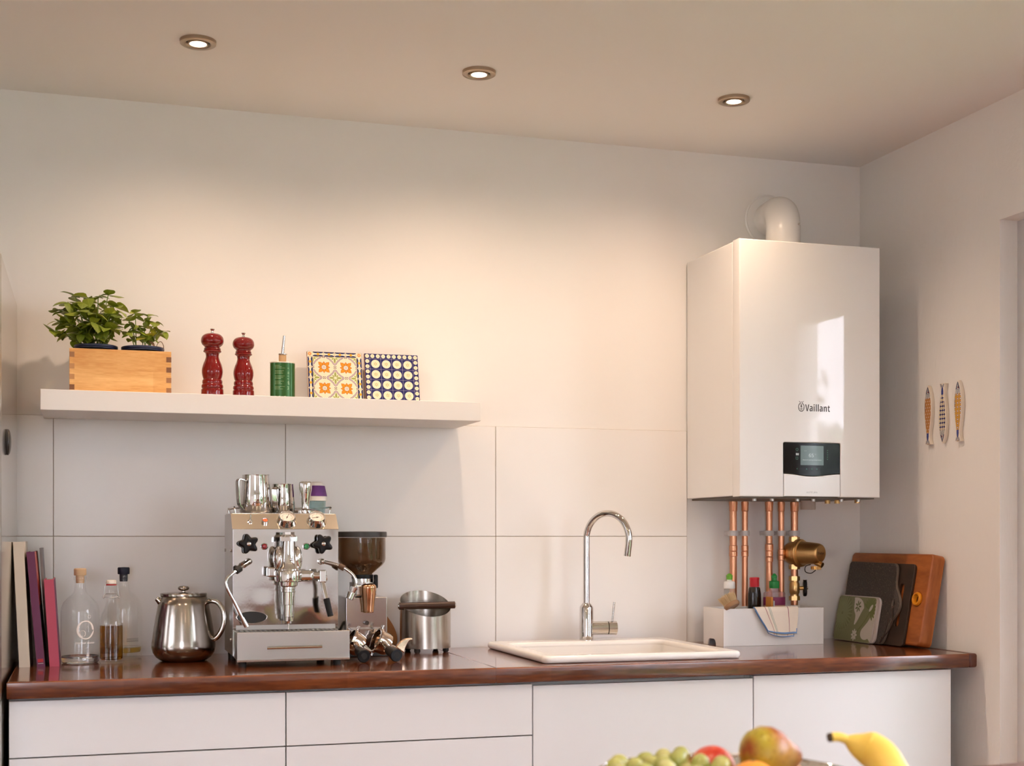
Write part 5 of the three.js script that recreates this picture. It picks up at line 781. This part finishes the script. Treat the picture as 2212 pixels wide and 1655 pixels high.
// ---------------------------------------------------------------- cutting boards leaning on the side wall
{
  const LEAN = 0.183;
  // a board's shape is drawn with x along the wall (towards the room) and y up; it is turned to face the room and leaned back
  function board(name, label, foot, z, geo, m, groups) {
    const t = thing(name, label, 'cutting board', [foot, CY + 0.0008, z], 'cutting boards by the side wall'); const tilt = new THREE.Quaternion().setFromAxisAngle(V(0, 0, 1), -LEAN), face = new THREE.Quaternion().setFromAxisAngle(V(0, 1, 0), -Math.PI / 2); t.quaternion.copy(tilt.multiply(face));
    part(t, 'board', geo, m); return t;   // geometry z = 0 is the back; it faces away from the wall with rising z
  }
  const wood = mat([1, 1, 1], 0.4, 0, { map: (() => { const t = woodTex(512, 256, [190, 112, 54], [142, 76, 32], 2, 9); t.repeat.set(1.5, 3); return t; })() });
  const wb = rrect(0, 0.425, 0, 0.262, 0.014); const hole = new THREE.Path(); hole.absellipse(0.384, 0.132, 0.0165, 0.0165, 0, 6.2832, true); wb.holes.push(hole);
  const w1 = board('cutting_board', 'large thick wooden cutting board with an orange ringed hole', 2.2555, 0.024, extrude(wb, 0.042, 0.006, 14, 0.4), wood);
  const ring = lathe([[0.0125, -0.004], [0.0160, -0.004], [0.0195, 0.001], [0.0195, 0.006], [0.0175, 0.009], [0.0140, 0.009], [0.0125, 0.007], [0.0125, -0.004]], 40, 0.9).rotateX(Math.PI / 2); part(w1, 'ring', ring, mat([0.72, 0.27, 0.01], 0.35), [0.384, 0.132, 0.0412]);
  const bs = rrect(0, 0.308, 0, 0.238, 0.014); bs.holes.push(rrect(0.249, 0.271, 0.055, 0.180, 0.0108, THREE.Path));
  const dk = mat([1, 1, 1], 0.5, 0, { map: woodTex(256, 256, [62, 44, 32], [34, 25, 20], 2, 8) });
  board('cutting_board', 'thin dark brown board with a long slotted handle hole', 2.2125, 0.075, extrude(bs, 0.009, 0.0015, 10, 0.4), dk);
  const gs = new THREE.Shape(); gs.moveTo(0.012, 0); gs.lineTo(0.222, 0); gs.bezierCurveTo(0.252, 0.002, 0.250, 0.035, 0.262, 0.060); gs.bezierCurveTo(0.272, 0.080, 0.298, 0.090, 0.300, 0.115); gs.bezierCurveTo(0.300, 0.145, 0.272, 0.155, 0.264, 0.180); gs.bezierCurveTo(0.258, 0.200, 0.266, 0.235, 0.240, 0.239); gs.lineTo(0.014, 0.241); gs.quadraticCurveTo(0, 0.241, 0, 0.228); gs.lineTo(0, 0.012); gs.quadraticCurveTo(0, 0, 0.012, 0); const gh = new THREE.Path(); gh.absellipse(0.266, 0.122, 0.0075, 0.0135, 0, 6.2832, true); gs.holes.push(gh);
  const relief = dtex(512, 512, (u, v) => { let k = 0.5 * vnoise(u * 120, v * 120, 120, 120) + 0.25; for (let i = 0; i < 7; i++) for (let j = 0; j < 6; j++) { const cx = (i + 0.5 + 0.3 * (hash(i, j) - 0.5) + (j % 2) * 0.4) / 7, cy = (j + 0.5 + 0.3 * (hash(j, i + 9) - 0.5)) / 6, d = Math.hypot((u - cx) * 7, (v - cy) * 6) * 3.1; if (d < 1.3) { const q = Math.min(1, Math.max(0, (1.3 - d) * 8)); k = k * (1 - q) + q * (0.5 * k + 0.3 + 0.2 * Math.cos(d * 7.5)); } } return [k * 255, k * 255, k * 255]; }, false);
  const speck = dtex(512, 512, (u, v) => { const n = vnoise(u * 130, v * 130, 130, 130), k = n > 0.68 ? (n - 0.68) * 2.6 : 0; return [66 + 80 * k, 60 + 68 * k, 57 + 60 * k]; });
  const gg = extrude(gs, 0.008, 0.001, 14, 0.4); mapUV(gg, 0, 0, 0.30, 0.24);
  const g1 = board('cutting_board', 'charcoal textured board with a bulging end, small hole and leather cord', 2.2020, 0.052, gg, [mat([1, 1, 1], 0.55, 0, { map: speck, bumpMap: relief, bumpScale: 0.0013 }), mat([0.16, 0.125, 0.10], 0.7)]);
  const cord = mat([0.035, 0.018, 0.012], 0.6);
  part(g1, 'cord', merge([tube([[0.268, 0.112, 0.006], [0.266, 0.108, 0.0125], [0.262, 0.07, 0.0130], [0.254, 0.03, 0.0128], [0.24, 0.012, 0.0128]], 0.0018, 30, 8), tube([[0.270, 0.112, 0.004], [0.274, 0.10, 0.0125], [0.285, 0.06, 0.0125], [0.262, 0.03, 0.0135], [0.250, 0.02, 0.0135]], 0.0018, 30, 8), new THREE.SphereGeometry(0.0045, 14, 10).translate(0.247, 0.021, 0.0135), tube([[0.247, 0.021, 0.0135], [0.240, 0.010, 0.0128], [0.236, 0.0035, 0.0125]], 0.0022, 12, 8)]), cord);
  const floral = ctex(1024, 640, (g, W2, H2) => {
    g.fillStyle = '#85865f'; g.fillRect(0, 0, W2, H2); let s = 11; const r = () => (s = (s * 16807) % 2147483647) / 2147483647;
    g.fillStyle = '#777c50'; g.beginPath(); g.arc(160, 230, 260, 0, 7); g.fill(); g.fillStyle = '#8b8f66'; for (let i = 0; i < 26; i++) { const a = i / 26 * 6.283; g.beginPath(); g.ellipse(150 + 150 * Math.cos(a), 250 + 150 * Math.sin(a), 130, 16, a, 0, 7); g.fill(); }
    g.fillStyle = '#d9cfc2'; g.beginPath(); g.moveTo(430, 20); g.bezierCurveTo(600, 0, 700, 60, 720, 160); g.bezierCurveTo(640, 240, 620, 330, 540, 400); g.bezierCurveTo(480, 420, 560, 300, 500, 240); g.bezierCurveTo(430, 180, 460, 90, 430, 20); g.fill();
    g.beginPath(); g.moveTo(1024, 30); g.lineTo(1024, 640); g.bezierCurveTo(960, 600, 950, 560, 900, 590); g.bezierCurveTo(800, 620, 680, 560, 740, 460); g.bezierCurveTo(800, 400, 930, 330, 960, 180); g.bezierCurveTo(980, 120, 1000, 80, 1024, 30); g.fill();
    g.strokeStyle = '#737a45'; g.lineWidth = 22; g.beginPath(); g.moveTo(590, 520); g.bezierCurveTo(700, 430, 820, 330, 900, 180); g.stroke(); g.fillStyle = '#737a45'; for (let i = 0; i < 12; i++) { const a = -2.7 + i * 0.34; g.beginPath(); g.ellipse(880 + 95 * Math.cos(a), 170 + 95 * Math.sin(a), 80, 22, a, 0, 7); g.fill(); }
    g.fillStyle = '#d9cfc2'; g.beginPath(); g.ellipse(905, 150, 26, 62, 0.7, 0, 7); g.fill();
    g.fillStyle = '#6b7342'; for (let i = 0; i < 7; i++) { const a = i / 7 * 6.283; g.beginPath(); g.ellipse(560 + 46 * Math.cos(a), 140 + 52 * Math.sin(a), 34, 13, a, 0, 7); g.fill(); } g.fillStyle = '#d9cfc2'; for (let i = 0; i < 8; i++) { const a = i / 8 * 6.283; g.beginPath(); g.ellipse(560 + 44 * Math.cos(a), 545 + 50 * Math.sin(a), 36, 17, a, 0, 7); g.fill(); } g.fillStyle = '#85865f'; g.beginPath(); g.arc(560, 545, 12, 0, 7); g.fill();
    g.globalAlpha = 0.10; g.fillStyle = '#efe9d8'; for (let i = 0; i < 900; i++) { g.beginPath(); g.arc(r() * W2, r() * H2, r() * 4, 0, 7); g.fill(); } g.globalAlpha = 1; });
  const s1 = () => extrude(rrect(0, 0.208, 0, 0.136, 0.013), 0.006, 0.001, 10, 0.6);
  board('cutting_board', 'small pale breakfast board directly behind the green floral board', 2.1930, 0.040, extrude(rrect(0, 0.224, 0, 0.1375, 0.020), 0.006, 0.001, 10, 0.6), mat([0.66, 0.58, 0.54], 0.4));
  const fgeo = s1(); mapUV(fgeo, 0, 0, 0.208, 0.136);
  board('cutting_board', 'small olive green breakfast board with a cream flower print', 2.1860, 0.046, fgeo, [mat([1, 1, 1], 0.35, 0, { map: floral }), mat([0.55, 0.48, 0.42], 0.5)]);
}
// ---------------------------------------------------------------- ceramic fish on the side wall
{
  const out = new THREE.Shape(); out.moveTo(0, 0.171); out.bezierCurveTo(0.010, 0.160, 0.0175, 0.135, 0.0175, 0.105); out.bezierCurveTo(0.0175, 0.075, 0.010, 0.05, 0.007, 0.030); out.bezierCurveTo(0.007, 0.02, 0.010, 0.010, 0.0135, 0.002); out.lineTo(0.004, 0.0015); out.lineTo(0.000, 0.006); out.lineTo(-0.004, 0.0015); out.lineTo(-0.0125, 0.003); out.bezierCurveTo(-0.009, 0.012, -0.0065, 0.022, -0.007, 0.032); out.bezierCurveTo(-0.010, 0.05, -0.0165, 0.078, -0.0165, 0.105); out.bezierCurveTo(-0.0165, 0.135, -0.009, 0.160, 0, 0.171);
  const skin = (body, dots) => ctex(256, 1024, (g, W2, H2) => {
    g.fillStyle = '#e6dccb'; g.fillRect(0, 0, W2, H2); g.fillStyle = body; g.fillRect(0, 200, W2, 640);
    dots(g);
    g.fillStyle = '#b9b6b4'; g.fillRect(0, 0, W2, 215); let s = 3; const r = () => (s = (s * 16807) % 2147483647) / 2147483647; for (let i = 0; i < 400; i++) { g.fillStyle = ['#e8e6e2', '#6a6a78', '#3a3f60', '#d2cfc9'][Math.floor(r() * 4)]; g.fillRect(r() * W2, 60 + r() * 165, 3 + r() * 7, 3 + r() * 12); }
    g.fillStyle = '#2c3358'; g.beginPath(); g.moveTo(128, 0); g.lineTo(190, 150); g.lineTo(160, 140); g.lineTo(128, 40); g.lineTo(96, 140); g.lineTo(66, 150); g.closePath(); g.fill(); g.fillStyle = '#7c2e2a'; g.beginPath(); g.arc(140, 120, 14, 0, 7); g.fill();
    g.fillStyle = '#3d4688'; g.beginPath(); g.moveTo(80, 820); g.lineTo(176, 820); g.lineTo(150, 930); g.lineTo(128, 980); g.lineTo(106, 930); g.closePath(); g.fill(); g.fillStyle = '#aca7a6'; g.fillRect(0, 950, W2, 74); g.fillStyle = '#6a6f94'; for (let i = 0; i < 14; i++) g.fillRect(20 + i * 17, 940, 4, 80);
    g.fillStyle = '#4c5378'; for (let i = 0; i < 5; i++) g.fillRect(10 + i * 7, 250 + i * 12, 5, 150);
  });
  const kinds = [
    ['#a55f24', (g) => { g.strokeStyle = '#dcae76'; g.lineWidth = 5; for (let j = 0; j < 12; j++) for (let i = 0; i < 4; i++) { const x = 30 + i * 64 + (j % 2) * 32, y = 220 + j * 54; g.beginPath(); g.arc(x, y, 26, 0, 7); g.stroke(); g.fillStyle = '#f0e2c8'; g.fillRect(x - 4, y - 14, 8, 28); g.fillRect(x - 14, y - 4, 28, 8); } }],
    ['#2a2f66', (g) => { for (let j = 0; j < 9; j++) for (let i = 0; i < 4; i++) { const x = 34 + i * 62, y = 240 + j * 70; g.fillStyle = '#efe3c8'; g.beginPath(); g.ellipse(x, y, 25, 30, 0, 0, 7); g.fill(); g.strokeStyle = '#b0965a'; g.lineWidth = 4; g.beginPath(); g.ellipse(x, y, 9, 13, 0, 0, 7); g.stroke(); } }],
    ['#d8a24a', (g) => { for (let j = 0; j < 9; j++) for (let i = 0; i < 3; i++) { const x = 40 + i * 86, y = 240 + j * 68; g.fillStyle = '#efe3cf'; g.strokeStyle = '#3b3f6b'; g.lineWidth = 8; g.beginPath(); g.arc(x, y, 18, 0, 7); g.fill(); g.stroke(); g.fillStyle = '#7d7a3a'; g.beginPath(); g.arc(x + 43, y + 34, 8, 0, 7); g.fill(); } }]];
  const labels = ['ceramic fish with a rust brown patterned body, head up, on the side wall', 'ceramic fish with dark blue body and cream spots, tail up', 'ceramic fish with a yellow spotted body, head up, on the side wall'];
  [[0.374, 1.486, 0], [0.444, 1.487, 1], [0.515, 1.486, 0]].forEach(([z, y, flip], i) => {
    const t = thing('ceramic_fish', labels[i], 'ceramic fish', [XR - 0.0002, y, z], 'ceramic fish on the side wall'); t.rotation.y = -Math.PI / 2;
    const g = extrude(out, 0.0125, 0.0022, 10, 0.8); mapUV(g, -0.0185, 0, 0.037, 0.171); if (flip) { g.translate(0, -0.0855, 0); g.rotateZ(Math.PI); g.translate(0, 0.0855, 0); }
    part(t, 'body', g, [mat([1, 1, 1], 0.2, 0, { map: skin(...kinds[i]) }), mat([0.74, 0.66, 0.56], 0.35)]);
  });
}
// ---------------------------------------------------------------- table with a bowl of fruit in front of the worktop
{
  const TY = 0.863;
  const t = thing('kitchen_table', 'brown wooden table in front of the cabinets', 'table', [0.75, 0, 2.46]); t.rotation.y = 0.13;
  const wm = mat([1, 1, 1], 0.35, 0, { map: woodTex(512, 256, [120, 78, 54], [84, 50, 34], 5, 24) });
  part(t, 'tabletop', slab(-1.05, 1.05, TY - 0.035, TY, -0.47, 0.47, 0.006), wm);
  for (const x of [-0.96, 0.96]) for (const z of [-0.39, 0.39]) part(t, 'leg', slab(x - 0.035, x + 0.035, 0, TY - 0.0355, z - 0.035, z + 0.035, 0.004), wm);
  const bx = 0.805, bz = 2.115, b = thing('fruit_bowl', 'shallow cut glass bowl holding fruit on the table', 'bowl', [bx, TY + 0.0005, bz]);
  const cut = lathe([[0, 0.006], [0.06, 0.006], [0.09, 0.012], [0.135, 0.028], [0.172, 0.046], [0.174, 0.0485], [0.1755, 0.0465], [0.139, 0.024], [0.094, 0.006], [0.06, 0], [0, 0]], 72, 0.9);
  part(b, 'bowl', cut, mat([1, 0.98, 0.94], 0.02, 0, { transmission: 1, thickness: 0.006, ior: 1.5 }));
  const studs = []; for (let i = 0; i < 48; i++) for (let k = 0; k < 2; k++) { const a = (i + k * 0.5) / 48 * 6.283, r = 0.1695 - k * 0.013, y = 0.0435 - k * 0.0075; studs.push(new THREE.OctahedronGeometry(0.0042).translate(r * Math.cos(a), y, r * Math.sin(a))); }
  part(b, 'cut_facets', merge(studs), mat([1, 0.97, 0.92], 0.03, 0, { transmission: 1, thickness: 0.004, ior: 1.5 }));
  const F = TY;   // fruit positions come from their place round the bowl
  const pearSkin = dtex(256, 256, (u, v) => { const n = vnoise(u * 5, v * 5, 5, 5), f = vnoise(u * 60, v * 60, 60, 60); const k = Math.min(1, Math.max(0, n * 1.6 - 0.35)); const c = [[150, 74, 26], [176, 160, 44]]; return [0, 1, 2].map((i) => c[0][i] + (c[1][i] - c[0][i]) * k - (f > 0.78 ? 26 : 0)); });
  const p = thing('pear', 'ripe brown and yellow pear lying on top of the fruit', 'pear', [0.855, F + 0.0765, 2.13]); p.rotation.set(0.1, 0.15, -1.78);
  const pg = lathe([[0, -0.033], [0.012, -0.0325], [0.026, -0.026], [0.0335, -0.012], [0.0345, 0.000], [0.0310, 0.014], [0.0240, 0.026], [0.0190, 0.036], [0.0155, 0.046], [0.0095, 0.0525], [0, 0.054]], 48, 1.5); part(p, 'flesh', pg, mat([1, 1, 1], 0.4, 0, { map: pearSkin })); part(p, 'stalk', rod([0, 0.052, 0], [0.003, 0.066, 0.002], 0.0016, 8), mat([0.10, 0.06, 0.03], 0.8));
  const ap = thing('nectarine', 'red nectarine between the grapes and the pear', 'nectarine', [0.8025, F + 0.0485, 2.075]); const ag = new THREE.SphereGeometry(0.0315, 40, 28); const redSkin = dtex(128, 128, (u, v) => { const k = Math.min(1, Math.max(0, 1.7 * vnoise(u * 4, v * 4, 4, 4) - 0.55)); return [198 + 30 * k, 44 + 110 * k, 30 + 50 * k]; }); part(ap, 'flesh', ag, mat([1, 1, 1], 0.35, 0, { map: redSkin }));
  const om = mat([0.80, 0.32, 0.03], 0.45, 0, { bumpMap: plasterBump, bumpScale: 0.0006 });
  for (const [x, z, y, r, l] of [[0.812, 2.175, 0.0415, 0.0335, 'orange below the pear on the side of the grapes'], [0.893, 2.10, 0.0395, 0.028, 'orange below the pear on the side of the banana']]) { const o = thing('orange', l, 'orange', [x, F + y, z], 'oranges in the bowl'); part(o, 'peel', new THREE.SphereGeometry(r, 36, 24), om); part(o, 'navel', new THREE.CylinderGeometry(0.003, 0.003, 0.002, 8), mat([0.15, 0.12, 0.04], 0.8), [0, r - 0.0003, 0]); }
  // banana
  const ba = thing('banana', 'yellow banana with its stalk bent sideways at the bowl edge', 'banana', [0.985, F, 2.165]);
  const bc = new THREE.CatmullRomCurve3([V(-0.046, 0.0960, -0.014), V(-0.036, 0.0960, -0.012), V(-0.024, 0.0915, -0.009), V(-0.010, 0.0845, -0.004), V(0.003, 0.0785, 0.006), V(0.006, 0.071, 0.026), V(0.000, 0.060, 0.052), V(-0.012, 0.051, 0.085), V(-0.032, 0.049, 0.118)]);
  const bg = new THREE.TubeGeometry(bc, 70, 1, 16), bp = bg.attributes.position; for (let i = 0; i <= 70; i++) { const c = bc.getPointAt(i / 70), u = i / 70, r = u < 0.12 ? 0.0062 : u < 0.28 ? 0.0062 + (0.0235 - 0.0062) * Math.pow((u - 0.12) / 0.16, 0.8) : u > 0.8 ? 0.0235 * Math.sqrt(Math.max(0.04, 1 - Math.pow((u - 0.8) / 0.2, 2))) : 0.0235; for (let j = 0; j <= 16; j++) { const k = i * 17 + j, q = Math.cos(j / 16 * 6.2832 * 5) * 0.03; bp.setXYZ(k, c.x + (bp.getX(k) - c.x) * r * (1 + q), c.y + (bp.getY(k) - c.y) * r * (1 + q), c.z + (bp.getZ(k) - c.z) * r * (1 + q)); } } bg.computeVertexNormals();
  part(ba, 'peel', bg, mat([0.80, 0.56, 0.10], 0.45)); part(ba, 'stalk_end', rod([-0.0505, 0.0955, -0.0148], [-0.0455, 0.0960, -0.0139], 0.0058, 12, 0.0062), mat([0.05, 0.03, 0.015], 0.8));
  // grapes
  const gr = thing('grape_bunch', 'bunch of green grapes at the edge of the bowl', 'grapes', [0.735, F, 2.095]), gm = [mat([0.58, 0.58, 0.18], 0.2, 0, { transmission: 0.3, thickness: 0 }), mat([0.66, 0.64, 0.26], 0.2, 0, { transmission: 0.3, thickness: 0 }), mat([0.50, 0.53, 0.15], 0.2, 0, { transmission: 0.3, thickness: 0 })], gg = new THREE.SphereGeometry(0.0125, 20, 14).scale(1, 1.12, 1);
  const spots = []; for (let i = 0; i < 3000 && spots.length < 64; i++) { const x = rr(-0.085, 0.055), z = rr(-0.055, 0.045), top = 0.066 - 0.008 * Math.pow(Math.abs(x - 0.02) / 0.08, 2), y = rr(0.020, top), br = Math.hypot(x + 0.735 - bx, z + 2.095 - bz), inner = br < 0.06 ? 0.006 : br < 0.09 ? 0.006 + (br - 0.06) * 0.2 : br < 0.135 ? 0.012 + (br - 0.09) * 0.356 : 0.028 + (br - 0.135) * 0.486; if (y > inner + 0.0135 && Math.hypot(x + 0.735 - 0.8025, y - 0.0485, z + 2.095 - 2.075) > 0.044 && spots.every((s) => Math.hypot(s[0] - x, s[1] - y, s[2] - z) > 0.0205)) spots.push([x, y, z]); }
  for (const s of spots) { const m = part(gr, 'berry', gg, gm[Math.floor(rnd() * 3)], s); m.rotation.set(rr(-1, 1), 0, rr(-1, 1)); }
  part(gr, 'stem', tube([[-0.05, 0.026, -0.01], [0, 0.03, 0], [0.05, 0.03, 0.01]], 0.0018, 20, 6), mat([0.22, 0.20, 0.06], 0.8));
}
// ---------------------------------------------------------------- sideboard on the far wall, mirrored in the steel fronts
{
  const t = thing('sideboard', 'low brown wooden sideboard against the far wall facing the worktop', 'sideboard', [1.45, 0, 5.96]);
  const m = mat([1, 1, 1], 0.45, 0, { map: woodTex(512, 256, [136, 82, 48], [92, 52, 28], 3, 18) });
  part(t, 'body', slab(-0.8, 0.8, 0.08, 0.8, -0.2, 0.22, 0.004), m); part(t, 'top', slab(-0.82, 0.82, 0.8005, 0.83, -0.22, 0.23, 0.004), m);
  for (const x of [-0.53, 0, 0.53]) { const d = part(t, 'door', slab(x - 0.26, x + 0.26, 0.1, 0.785, -0.22, -0.2005, 0.003), m); part(d, 'knob', new THREE.SphereGeometry(0.014, 16, 12), M.steel, [x + 0.21, 0.45, -0.232]); }
  for (const x of [-0.74, 0.74]) for (const z of [-0.15, 0.17]) part(t, 'leg', slab(x - 0.025, x + 0.025, 0, 0.0795, z - 0.025, z + 0.025), m);
}
scene.traverse((o) => { if (o.isMesh) { o.castShadow = true; o.receiveShadow = true; } });
renderer.render(scene, camera);
